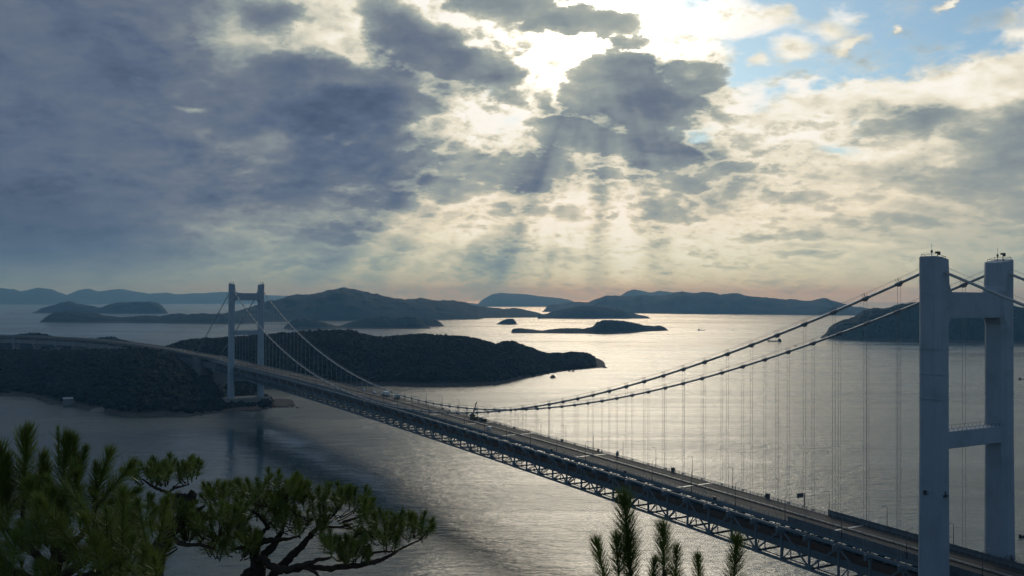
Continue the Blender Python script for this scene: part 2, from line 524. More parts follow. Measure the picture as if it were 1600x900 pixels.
M['glass'] = glass_mat()


def asphalt_mat():
    m, t, out = mat_base('asphalt')
    tc = t.n('ShaderNodeTexCoord').outputs['Object']
    mp = t.n('ShaderNodeMapping', Scale=(0.03, 1.1, 1.0))
    t.set(mp, 'Vector', tc)
    lanes = t.noise(mp, 1.0, 4.0, 0.6)[0]
    patch = t.noise(tc, 0.12, 5.0, 0.6)[0]
    c = t.ramp(t.m('ADD', t.m('MULTIPLY', lanes, 0.6), t.m('MULTIPLY', patch, 0.4)),
               [(0.3, (0.031, 0.028, 0.025, 1)), (0.5, (0.045, 0.040, 0.034, 1)), (0.7, (0.070, 0.061, 0.050, 1))])
    g = t.noise(tc, 30.0, 3.0, 0.6)[0]
    bp = t.n('ShaderNodeBump', Strength=0.35, Distance=0.02, Height=g)
    b = t.n('ShaderNodeBsdfPrincipled', Base_Color=c, Roughness=t.rng(lanes, 0.3, 0.7, 0.66, 0.82), Normal=bp)
    b.inputs['Specular IOR Level'].default_value = 0.22
    t.set(out, 0, b)
    return m


M['asphalt'] = asphalt_mat()


def sea_mat():
    m, t, out = mat_base('sea_water')
    p = t.n('ShaderNodeNewGeometry').outputs['Position']

    def wav(sx, sy, rot, detail, rough):
        mp = t.n('ShaderNodeMapping', Scale=(sx, sy, 1.0), Rotation=(0, 0, rot))
        t.set(mp, 'Vector', p)
        return t.noise(mp, 1.0, detail, rough, 0.4)[0]
    swell = wav(1 / 26.0, 1 / 11.0, 0.35, 3.0, 0.55)
    chop = wav(1 / 6.5, 1 / 3.2, 0.15, 4.0, 0.6)
    rip = wav(1 / 1.7, 1 / 0.9, -0.25, 3.0, 0.6)
    h = t.m('ADD', t.m('ADD', t.m('MULTIPLY', swell, 1.25), t.m('MULTIPLY', chop, 0.55)), t.m('MULTIPLY', rip, 0.16))
    # wind and current: streaks of smoother and rougher water
    gust = t.noise(t.n('ShaderNodeMapping', Vector=p, Scale=(1 / 900.0, 1 / 380.0, 1.0), Rotation=(0, 0, 0.25)), 1.0, 4.0, 0.55, 0.6)[0]
    far_gust = t.noise(t.n('ShaderNodeMapping', Vector=p, Scale=(1 / 2600.0, 1 / 1300.0, 1.0), Rotation=(0, 0, -0.1)), 1.0, 3.0, 0.5, 0.8)[0]
    streak = t.noise(t.n('ShaderNodeMapping', Vector=p, Scale=(1 / 1300.0, 1 / 95.0, 1.0), Rotation=(0, 0, 0.12)), 1.0, 4.0, 0.6, 0.5)[0]
    agit = t.rng(t.m('ADD', t.m('MULTIPLY', gust, 0.6), t.m('MULTIPLY', far_gust, 0.4)), 0.36, 0.62, 0.95, 1.65)
    agit = t.m('MULTIPLY', agit, t.rng(streak, 0.35, 0.65, 0.72, 1.2))
    glint_c = at_z(862, 593)
    wd = t.v('LENGTH', t.v('MULTIPLY', t.v('SUBTRACT', p, tuple(glint_c)), (1 / 120.0, 1 / 190.0, 0.0)))
    glint = t.rng(t.m('ADD', wd, t.m('MULTIPLY', t.m('SUBTRACT', gust, 0.5), 1.2)), 0.3, 1.2, 1.0, 0.0)
    agit = t.n('ShaderNodeMix', {'data_type': 'FLOAT'}, i0=glint, i2=agit, i3=0.9).outputs[0]      # added oval, its waves set to imitate sun breaking through onto the water
    # slack, smooth wake trailing from the far tower's pier with the tide
    xs = t.n('ShaderNodeSeparateXYZ', i0=p).outputs
    wob = t.m('MULTIPLY', t.m('SUBTRACT', t.noise(p, 1 / 90.0, 4.0, 0.6)[0], 0.5), 70.0)
    a0, a1 = at_z(400, 652), at_z(850, 895)
    ex = (a1 - a0).normalized()
    al = t.m('ADD', t.m('MULTIPLY', t.m('SUBTRACT', xs[0], a0.x), ex.x), t.m('MULTIPLY', t.m('SUBTRACT', xs[1], a0.y), ex.y))
    ac = t.m('ADD', t.m('ADD', t.m('MULTIPLY', t.m('SUBTRACT', xs[0], a0.x), -ex.y), t.m('MULTIPLY', t.m('SUBTRACT', xs[1], a0.y), ex.x)), wob)
    side = t.m('MULTIPLY', t.rng(ac, -15.0, 18.0, 1.0, 0.0), t.rng(ac, -170.0, -40.0, 0.30, 1.0))
    wake = t.m('MULTIPLY', side, t.m('MULTIPLY', t.rng(al, 10.0, 110.0), t.rng(al, 450.0, 780.0, 1.0, 0.0)))
    agit = t.m('MULTIPLY', agit, t.m('SUBTRACT', 1.0, t.m('MULTIPLY', wake, 0.82)))
    bp = t.n('ShaderNodeBump', Strength=1.0, Distance=t.m('MULTIPLY', agit, 0.85), Height=h)
    ro = t.m('MULTIPLY', agit, 0.17)
    body = t.mix(t.rng(gust, 0.35, 0.65), (0.016, 0.042, 0.046, 1), (0.026, 0.054, 0.056, 1))
    b = t.n('ShaderNodeBsdfPrincipled', Base_Color=body, Roughness=ro, IOR=1.333, Normal=bp)
    t.set(out, 0, b)
    return m


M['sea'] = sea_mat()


def wood_mat(name, leaf_a, leaf_b, rock, rock_top, scale):
    """wooded hill: canopy above the tide-washed rock of the shore"""
    m, t, out = mat_base(name)
    p = t.n('ShaderNodeNewGeometry').outputs['Position']
    n = t.noise(p, scale, 5.0, 0.65)[0]
    z = t.n('ShaderNodeSeparateXYZ', i0=p).outputs[2]
    leaf = t.mix(t.rng(n, 0.35, 0.65), leaf_a + (1,), leaf_b + (1,))
    rk = t.mix(t.noise(p, scale * 3, 4.0, 0.6)[0], rock + (1,), tuple(x * 0.45 for x in rock) + (1,))
    f = t.rng(t.m('ADD', z, t.m('MULTIPLY', t.m('SUBTRACT', n, 0.5), rock_top)), rock_top * 0.7, rock_top * 1.2)
    bp = t.n('ShaderNodeBump', Strength=0.8, Distance=0.25 / scale, Height=t.noise(p, scale * 2.5, 4.0, 0.7)[0])
    b = t.n('ShaderNodeBsdfPrincipled', Base_Color=t.mix(f, rk, leaf), Roughness=0.9, Normal=bp)
    b.inputs['Specular IOR Level'].default_value = 0.12
    t.set(out, 0, b)
    return m


M['far_wood'] = wood_mat('far_woodland', (0.012, 0.028, 0.026), (0.024, 0.042, 0.036), (0.12, 0.105, 0.09), 6.0, 1 / 60.0)
M['near_ground'] = wood_mat('near_island_ground', (0.026, 0.032, 0.020), (0.045, 0.044, 0.026), (0.13, 0.11, 0.095), 4.0, 1 / 12.0)


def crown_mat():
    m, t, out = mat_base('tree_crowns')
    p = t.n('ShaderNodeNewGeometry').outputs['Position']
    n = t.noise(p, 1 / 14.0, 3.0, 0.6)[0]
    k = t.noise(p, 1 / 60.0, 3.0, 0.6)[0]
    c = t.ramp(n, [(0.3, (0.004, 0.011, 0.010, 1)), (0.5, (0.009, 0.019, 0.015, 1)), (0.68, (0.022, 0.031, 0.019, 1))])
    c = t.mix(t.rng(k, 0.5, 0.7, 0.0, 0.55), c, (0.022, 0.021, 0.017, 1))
    bp = t.n('ShaderNodeBump', Strength=0.9, Distance=1.2, Height=t.noise(p, 0.7, 4.0, 0.7)[0])
    b = t.n('ShaderNodeBsdfPrincipled', Base_Color=c, Roughness=0.85, Normal=bp)
    b.inputs['Specular IOR Level'].default_value = 0.15
    t.set(out, 0, b)
    return m


M['crowns'] = crown_mat()


def needle_mat(name, a, b_, tip):
    m, t, out = mat_base(name)
    oi = t.n('ShaderNodeObjectInfo').outputs['Random']
    p = t.n('ShaderNodeNewGeometry').outputs['Position']
    n = t.noise(p, 14.0, 3.0, 0.6)[0]
    c = t.mix(t.m('ADD', t.m('MULTIPLY', oi, 0.6), t.m('MULTIPLY', n, 0.4), clamp=True), a + (1,), b_ + (1,))
    c = t.mix(t.rng(n, 0.6, 0.75, 0.0, 0.5), c, tip + (1,))
    bs = t.n('ShaderNodeBsdfPrincipled', Base_Color=c, Roughness=0.38)
    bs.inputs['Specular IOR Level'].default_value = 0.5
    tr = t.n('ShaderNodeBsdfTranslucent', Color=c)
    mx = t.n('ShaderNodeMixShader', i0=0.35, i1=bs, i2=tr)
    t.set(out, 0, mx)
    return m


M['needles'] = needle_mat('pine_needles', (0.070, 0.115, 0.024), (0.175, 0.22, 0.040), (0.29, 0.24, 0.06))
M['bark'] = painted('pine_bark', (0.055, 0.042, 0.034), 0.9, 0.6, 9.0, spec=0.15, grime=(0.015, 0.012, 0.010))
M['bud'] = painted('pine_bud', (0.20, 0.10, 0.05), 0.7, 0.3, 30.0, spec=0.2)
M['soil'] = painted('hill_soil', (0.09, 0.075, 0.05), 0.95, 0.6, 0.4, spec=0.1, grime=(0.03, 0.04, 0.02))
M['rock'] = painted('shore_rock', (0.115, 0.10, 0.085), 0.9, 0.6, 0.25, spec=0.2, grime=(0.04, 0.035, 0.03))
M['sand'] = painted('beach_sand', (0.22, 0.185, 0.155), 0.95, 0.3, 0.1, spec=0.1, grime=(0.16, 0.13, 0.10))

# ------------------------------------------------------------------ sea
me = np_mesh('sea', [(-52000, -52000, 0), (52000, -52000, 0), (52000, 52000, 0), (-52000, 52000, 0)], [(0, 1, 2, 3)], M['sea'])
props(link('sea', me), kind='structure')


# ------------------------------------------------------------------ islands and far ranges
class Land:
    """a stretch of land given by its skyline and its near shore; depth is how far it reaches back"""
    def __init__(s, skyline, shore, depth, crest=0.5, lower=0.0, reach=None):
        sk = sorted(skyline)
        xs = np.array([p[0] for p in sk], float)
        s.px = np.linspace(xs[0], xs[-1], max(24, int((xs[-1] - xs[0]) * 1.15)))
        sy = np.interp(s.px, xs, [p[1] for p in sk])
        hs = sorted(shore)
        hy = np.interp(s.px, [p[0] for p in hs], [p[1] for p in hs])
        s.az = np.array([az_el(x, 470)[0] for x in s.px])
        s.near = np.array([math.hypot(*at_z(x, y)[:2]) for x, y in zip(s.px, hy)])
        e = np.minimum(1.0, np.minimum(np.arange(len(s.px)), np.arange(len(s.px))[::-1]) / (0.16 * len(s.px)))
        s.depth = depth * (0.12 + 0.88 * np.sqrt(1 - (1 - e) ** 2))
        if reach: s.depth = s.depth * np.interp(s.px, [p[0] for p in reach], [p[1] for p in reach])
        s.crest = crest
        s.top = np.array([max(0.5, at_d(x, y, d).z - lower) for x, y, d in zip(s.px, sy, s.near + s.depth * crest)])

    def height(s, az_, dist):
        n = np.interp(az_, s.az, s.near)
        d = np.interp(az_, s.az, s.depth)
        t = np.interp(az_, s.az, s.top)
        v = (dist - n) / d
        c = s.crest
        q = np.where(v < c, v / c, (1 - v) / (1 - c))
        q = np.clip(q, 0, 1)
        prof = np.sin(q * math.pi / 2) ** 0.85
        ok = (v >= 0) & (v <= 1) & (az_ >= s.az[0]) & (az_ <= s.az[-1])
        return np.where(ok, t * prof, -3.0), v


def island(name, skyline, shore, depth, rows=26, bump=0.0, bump_scale=20.0, gully=0.12, mat='far_wood', crest=0.5, lower=0.0, sub=1.0, label=None, reach=None):
    if not isinstance(shore, (list, tuple)): shore = [(0, shore)]
    ld = Land(skyline, shore, depth, crest, lower, reach)
    n = int(len(ld.px) * sub)
    a = np.linspace(ld.az[0], ld.az[-1], n)
    v = np.concatenate([[-0.004], np.linspace(0, crest, rows) ** 1.0, np.linspace(crest, 1, max(6, rows // 2))[1:]])
    A, V = np.meshgrid(a, v, indexing='ij')
    D = np.interp(A, ld.az, ld.near) + V * np.interp(A, ld.az, ld.depth)
    X, Y = D * np.sin(A), D * np.cos(A)
    H, _ = ld.height(A, D)
    T = np.interp(A, ld.az, ld.top)
    off = np.abs(V - crest) / crest
    g = (fbm(X / (depth * 0.28) + 3, Y / (depth * 0.28) + 9, 4) - 0.5) * 2
    H = H + T * gully * g * np.clip(off * 2, 0, 1) * np.clip((1 - off) * 4, 0, 1)
    if bump:
        c = fbm(X / bump_scale, Y / bump_scale, 3)
        H = H + bump * (c - 0.35) * np.clip(H / (3 * bump), 0, 1)
    H[:, 0] = -2.0
    H[:, -1] = -2.0
    H[0, :] = np.minimum(H[0, :], 0.4)
    H[-1, :] = np.minimum(H[-1, :], 0.4)
    k = V.shape[1]
    idx = np.arange(n * k).reshape(n, k)
    fc = np.stack([idx[:-1, :-1], idx[1:, :-1], idx[1:, 1:], idx[:-1, 1:]], -1).reshape(-1, 4)
    me = np_mesh(name, np.stack([X, Y, H], -1).reshape(-1, 3), fc, M[mat], True)
    o = link(name, me)
    props(o, label, None, None, 'structure')
    return ld, o


# far ranges on the left horizon, one behind the other
island('mountain', [(-120, 462), (-60, 455), (0, 450.7), (21, 452), (32, 455.5), (45, 453), (58, 450), (80, 453), (95, 458), (107, 462), (130, 466), (160, 472)], 475.5, 3500, 12, 40, 300)
island('mountain', [(85, 466), (106, 461), (120, 455), (130, 452), (139, 451), (154, 456.5), (170, 454), (187, 452), (208, 456), (232, 458.7), (261, 458), (277, 460.8), (300, 459),
                    (320, 458), (346, 456), (360, 457), (385, 459), (410, 461), (440, 462), (480, 465), (520, 470)], 474.8, 3500, 12, 40, 300)
island('mountain', [(700, 473), (735, 474), (747, 475), (752, 470), (757, 466.5), (770, 459.5), (782, 457.5), (797, 459.5), (822, 460), (840, 463), (875, 466), (890, 468.7), (902, 473)], 479.4, 2600, 12, 20, 200)
island('mountain', [(940, 472), (960, 466), (969, 462.5), (980, 455), (990, 452), (1000, 453.7), (1015, 458), (1022, 457), (1030, 455), (1050, 457), (1070, 456.5), (1095, 459), (1120, 466)], 481.0, 2500, 12, 20, 200)
# the long hilly island at the right
island('island', [(846, 488), (850, 485), (855, 479), (862, 476), (880, 474.5), (905, 472), (920, 473), (926, 470), (932, 467.5), (947, 463), (967, 463), (990, 465), (1002, 461.5), (1010, 462.5), (1022, 463), (1037, 464), (1052, 459.5),
                  (1067, 456.7), (1082, 460), (1097, 456.7), (1113, 458), (1124, 461.8), (1140, 460), (1153, 459.5), (1166, 463), (1198, 465.5), (1229, 469), (1235, 467.8),
                  (1255, 471), (1266, 470.7), (1284, 467), (1295, 468.4), (1313, 474.4), (1333, 479.5), (1355, 482), (1375, 486), (1392, 491)],
       [(846, 487.5), (995, 489.5), (1100, 491), (1335, 493), (1392, 493)], 1800, 26, 22, 60, 0.16)
# the mountain island in the middle
island('island', [(330, 497), (355, 489.3), (369, 487), (385, 483), (402, 478.3), (420, 472), (440, 467), (460, 462.5), (485, 461), (510, 456.5), (525, 451.8), (535, 450.5), (555, 454),
                  (570, 458), (590, 462), (605, 466), (625, 467.7), (645, 468.5), (667, 467), (680, 471), (700, 470.5), (725, 472.5), (737, 477), (755, 480), (770, 482), (788, 484), (803, 482.5), (814, 483.5),
                  (830, 487), (843, 489.5), (850, 493)],
       [(330, 505), (480, 502), (600, 501), (690, 500), (748, 499), (757, 497.2), (850, 496)], 1500, 34, 22, 50, 0.2)
# wooded islands left of the far tower
island('island', [(50, 488.5), (56, 487), (62, 483.5), (72, 480), (85, 477), (95, 473.5), (106, 471.5), (114, 472.3), (120, 474.7), (135, 477), (150, 480), (157, 481), (172, 484), (190, 488)], 489.5, 500, 20, 12, 30)
island('island', [(148, 486), (160, 480.5), (170, 476), (181, 473.3), (200, 472.5), (215, 471.5), (232, 471.5), (240, 472.5), (248, 474.7), (255, 480), (260, 486), (263, 489)], 490, 500, 20, 12, 30)
island('island', [(62, 503), (68, 499), (74, 494), (80, 490.7), (92, 488), (106, 487), (125, 488), (149, 490.7), (168, 493.5), (187, 496), (203, 495.4), (218, 494), (232, 493.3), (250, 494.7), (258, 493), (269, 490.7), (282, 490.5), (293, 492),
                  (306, 491), (320, 490.7), (338, 491), (355, 490), (375, 494), (395, 499), (410, 503)], [(62, 503.8), (200, 504.2), (330, 505.5), (410, 505.5)], 450, 20, 12, 22)
# lower wooded hills in front of the mountain island
island('island', [(443, 513), (448, 508), (455, 502), (465, 498.7), (478, 498.5), (490, 500), (503, 503), (515, 506), (530, 511), (540, 513)], 513.8, 260, 20, 10, 16)
island('island', [(520, 512), (535, 508), (547, 504), (560, 501), (580, 497.5), (592, 496.8), (600, 495.5), (612, 497), (625, 497), (640, 495.3), (648, 495.8), (655, 498.7), (661, 503), (667, 508), (673, 512.8)], 513.6, 260, 20, 12, 14)
island('island', [(640, 505), (655, 500), (665, 498.2), (675, 499.5), (682, 501), (688, 503.5), (692, 507.5), (695, 509.6)], 510.2, 240, 20, 10, 14)
# small islets in the bright water
island('islet', [(775.5, 506.5), (779, 504.5), (782, 502.5), (787, 500), (792, 498.6), (797, 498.2), (802, 498.7), (805, 501.5), (807, 504.5), (809, 506.8)], 507, 90, 18, 6, 9, sub=3)
island('islet', [(799, 519.5), (800.5, 515), (803, 513.6), (815, 513), (824, 514), (832, 515), (847, 517), (852, 516), (858, 515), (866, 514.5), (875, 513.7), (888, 513), (900, 513.5), (912, 514.3), (920, 512.5), (927, 510.5), (931, 506), (935, 503), (942, 501.2),
                 (950, 500.7), (962, 501.5), (975, 502.5), (986, 504), (995, 506), (1003, 508.3), (1010, 509.5), (1020, 509.8), (1028, 509), (1033, 509.5), (1038, 511.5), (1041, 513.5), (1044.5, 516)],
       [(799, 520.4), (870, 521), (945, 521.6), (985, 520), (1010, 518), (1045, 516.6)], 200, 24, 9, 11, sub=2)
island('island', [(840, 491.5), (850, 491.5), (856, 490), (865, 487), (880, 483.7), (890, 481.5), (900, 480), (908, 478.5), (915, 478), (932, 478.3), (940, 480), (955, 482), (970, 483.7), (978, 486), (985, 488.7), (1000, 492.5), (1012, 494.5), (1016, 497.4)], 498, 500, 22, 12, 24, sub=1.5)
# dark headland at the right, behind the near tower
island('island', [(1282, 528), (1286, 524.5), (1291, 520.5), (1295, 513.5), (1303, 508), (1313, 503), (1333, 497.5), (1341, 492), (1349, 487.6), (1362, 484), (1387, 482.3), (1400, 478), (1429, 474), (1460, 471), (1500, 469.5),
                  (1540, 472), (1570, 477), (1600, 482), (1640, 490), (1690, 500), (1750, 520)], [(1282, 528.8), (1344, 531), (1431, 533.2), (1545, 535.8), (1620, 537), (1750, 538)], 500, 40, 12, 16, 0.16, sub=1.5)

# the wooded island the bridge lands on: its eastern headland and the western slopes under the viaduct
HEAD_SKY = [(240, 545), (262, 540), (285, 532), (310, 529), (340, 528.5), (380, 526), (410, 524), (440, 521.5), (465, 518), (490, 517.5), (513, 516), (535, 515), (555, 516.5), (565, 521.5), (578, 523), (590, 526), (602, 526.5), (615, 525.5), (630, 524), (647, 523),
            (655, 522), (662, 520.5), (670, 522), (680, 523.5), (700, 524.5), (720, 525), (735, 527), (755, 532), (768, 537), (775, 540.5), (781, 537), (787, 534), (800, 533.5), (815, 540), (830, 545), (842, 551), (855, 555.5), (880, 555), (890, 552.5), (897, 552.5),
            (910, 553.5), (920, 554.5), (927, 558), (932, 562), (936, 568), (941, 572), (946, 573.6)]
HEAD_SHORE = [(240, 598), (400, 606), (440, 606), (500, 604), (560, 602), (615, 602), (660, 603.5), (700, 603.5), (740, 603), (773, 601.5), (800, 596), (820, 591), (835, 588), (860, 583.5), (885, 579.5), (915, 576.5), (946, 574.3)]
LEFT_SKY = [(-170, 549), (-60, 548), (0, 548), (60, 547.5), (100, 547), (150, 547), (200, 546), (235, 546), (262, 551), (285, 566), (305, 577), (325, 583), (345, 589), (358, 594), (380, 598), (402, 602), (412, 613), (425, 620), (435, 622), (452, 627), (461, 631)]
LEFT_SHORE = [(-170, 606), (-60, 613), (0, 617), (55, 620), (75, 627), (85, 631), (110, 633), (140, 640), (170, 645), (195, 651), (215, 652), (260, 650), (300, 650), (345, 645), (360, 642), (400, 641.5), (430, 638), (450, 634), (461, 632)]
head_land, head_o = island('island_ground', HEAD_SKY, HEAD_SHORE, 560, 40, 3.0, 14, 0.14, 'near_ground', 0.52, 7.0, 0.7)
left_land, left_o = island('island_ground', LEFT_SKY, LEFT_SHORE, 560, 40, 3.0, 14, 0.10, 'near_ground', 0.55, 7.0, 0.7, reach=[(0, 1), (340, 1), (404, 0.75), (416, 0.22), (470, 0.3)])


back_land, back_o = island('island_ground', [(-170, 527), (-60, 526), (0, 525.5), (25, 525), (32, 523), (54, 522), (72, 523.7), (85, 527.5), (120, 530), (150, 531), (158, 529.5), (170, 528.5), (182, 530.5), (210, 536), (240, 541), (265, 548)],
                           [(-170, 545), (0, 547), (120, 549), (200, 552), (265, 555)], 420, 24, 3.0, 16, 0.1, 'near_ground', 0.5, 5.0, 0.7)


# tree crowns over the near island
def ico(sub):
    b = bmesh.new()
    bmesh.ops.create_icosphere(b, subdivisions=sub, radius=1.0)
    b.verts.ensure_lookup_table()
    vv = np.array([v_.co[:] for v_ in b.verts], dtype=np.float32)
    ff = np.array([[x.index for x in f_.verts] for f_ in b.faces], dtype=np.int32)
    b.free()
    return vv, ff


BALL1 = ico(1)
BALL2 = ico(2)


def crown_templates(k, ball=BALL1, rough=0.34):
    out = []
    for _ in range(k):
        vv = ball[0].copy()
        vv *= (1 - rough / 2 + rough * rng.random((len(vv), 1))).astype(np.float32)
        vv += 0.18 * np.sin(vv[:, [1, 2, 0]] * 3.1 + rng.random(3) * 6).astype(np.float32)
        vv[:, 2] = np.where(vv[:, 2] < 0, vv[:, 2] * 0.6, vv[:, 2])
        out.append(vv)
    return out


def forest(name, land, spacing, rmin, rmax, vmax, skip=None, minz=3.0):
    a0, a1 = land.az[0], land.az[-1]
    d0, d1 = land.near.min(), (land.near + land.depth).max()
    xs0, xs1 = min(d0 * math.sin(a0), d1 * math.sin(a0)), max(d1 * math.sin(a1), d0 * math.sin(a1))
    gx, gy = np.meshgrid(np.arange(xs0, xs1, spacing), np.arange(d0 * 0.8, d1, spacing))
    gx = gx.ravel() + rng.uniform(-.48, .48, gx.size) * spacing
    gy = gy.ravel() + rng.uniform(-.48, .48, gy.size) * spacing
    A, D = np.arctan2(gx, gy), np.hypot(gx, gy)
    h, v = land.height(A, D)
    keep = (h > minz - 7 * 0 - 4) & (v > 0.02) & (v < vmax)
    if skip is not None: keep &= ~(skip(gx, gy) & (h > 15.0))
    keep &= h > 0.6
    gx, gy, h = gx[keep], gy[keep], h[keep]
    n = len(gx)
    tm = crown_templates(8)
    nv, nf = len(BALL1[0]), len(BALL1[1])
    r = rng.uniform(rmin, rmax, n) * (0.7 + 0.6 * vnoise(gx / 40, gy / 40))
    r = np.where(rng.random(n) < 0.07, r * 1.25, r)
    tall = r * rng.uniform(0.8, 1.25, n)
    th = rng.random(n) * 6.283
    pick = rng.integers(0, 8, n)
    T = np.stack(tm)[pick]
    c, s_ = np.cos(th)[:, None], np.sin(th)[:, None]
    X = (T[:, :, 0] * c - T[:, :, 1] * s_) * r[:, None] + gx[:, None]
    Y = (T[:, :, 0] * s_ + T[:, :, 1] * c) * r[:, None] + gy[:, None]
    Z = T[:, :, 2] * tall[:, None] + (h + np.minimum(4.0, h * 0.6) - 0.3 * r)[:, None]
    V = np.stack([X, Y, Z], -1).reshape(-1, 3)
    F_ = (BALL1[1][None] + (np.arange(n) * nv)[:, None, None]).reshape(-1, 3)
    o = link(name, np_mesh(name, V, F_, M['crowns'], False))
    return props(o, kind='stuff')


# ------------------------------------------------------------------ bridge frame (t along the deck from the near tower, off to the camera side)
T1 = Vector((151.497, 309.001, 0))
AX = Vector((-0.50227, 0.86471, 0))
NX = Vector((-0.86471, -0.50227, 0))
RZ = math.atan2(AX.y, AX.x)
SPAN, CW, TW, DEPTH = 940.0, 17.5, 15.0, 12.9
D0, PAN = 13.0, (940.0 - 26.0) / 67.0
ZT, SAG = 139.2, 90.8


def wp(t, off, z):
    return T1 + AX * t + NX * off + Vector((0, 0, z))


def tz(t):
    """height of the truss top chord"""
    u = t / SPAN
    if u < 0: return 39.57 + t * 0.026
    if u > 1: return 45.8 - (t - SPAN) * 0.0
    return 39.57 * (1 - u) * (1 - 2 * u) + 46.67 * 4 * u * (1 - u) + 45.8 * u * (2 * u - 1)


def cz(t):
    if t < 0: return ZT + 0.40 * t
    if t > SPAN: return ZT - 0.447 * (t - SPAN)
    u = t / SPAN
    return ZT - 4 * SAG * u * (1 - u)


def clear_of_bridge(x, y):
    rx, ry = x - T1.x, y - T1.y
    t = rx * AX.x + ry * AX.y
    o_ = rx * NX.x + ry * NX.y
    return (np.abs(o_) < 24) & (t < 1090)


ROAD_UP = 1.3
VIA = [(940 + 118, 0)]


def viaduct_pts():
    p = [wp(SPAN + 118, 0, 47.2)]
    for px, py in ((300, 552.5), (278, 547.5), (250, 543.5), (225, 539.5), (200, 536.5), (170, 533), (140, 530.5), (100, 528.3), (50, 526), (0, 524.5), (-60, 522.5), (-130, 521)):
        p.append(at_z(px, py, 47.5))
    return p


VPTS = viaduct_pts()
_vx = np.array([p.x for p in VPTS])
_vy = np.array([p.y for p in VPTS])


def clear_all(x, y):
    near = clear_of_bridge(x, y)
    for i in range(len(VPTS) - 1):
        ax, ay, bx, by = _vx[i], _vy[i], _vx[i + 1], _vy[i + 1]
        dx_, dy__ = bx - ax, by - ay
        tt = np.clip(((x - ax) * dx_ + (y - ay) * dy__) / (dx_ * dx_ + dy__ * dy__), 0, 1)
        near |= np.hypot(x - ax - tt * dx_, y - ay - tt * dy__) < 13
    return near


forest('forest', head_land, 6.6, 3.0, 5.4, 0.97, clear_of_bridge)
forest('forest', back_land, 9.0, 3.6, 6.0, 0.62)
forest('forest', left_land, 6.4, 2.8, 5.2, 0.85, clear_all)

# ------------------------------------------------------------------ suspension bridge
bridge = empty('suspension_bridge', T1, RZ, 'long pale suspension bridge with a two deck steel truss crossing the strait', 'bridge')
T_A, T_B = -138.0, SPAN + 118.0      # ends of the truss
stations = [D0 + PAN * k for k in range(-11, 77)]
stations = [t for t in stations if T_A <= t <= T_B]


def strip(name, t0, t1, y0, y1, zlo, zhi, mat, parent, n=90):
    m_ = MB()
    tt = np.linspace(t0, t1, n)
    m_.loft([[(t, y0, tz(t) + zlo), (t, y1, tz(t) + zlo), (t, y1, tz(t) + zhi), (t, y0, tz(t) + zhi)] for t in tt])
    return m_.build(name, M[mat], parent)


# towers
def octagon(x, y, z, wx, wy, ch):
    hx, hy = wx / 2, wy / 2
    return [(x + hx - ch, y - hy, z), (x + hx, y - hy + ch, z), (x + hx, y + hy - ch, z), (x + hx - ch, y + hy, z),
            (x - hx + ch, y + hy, z), (x - hx, y + hy - ch, z), (x - hx, y - hy + ch, z), (x - hx + ch, y - hy, z)]


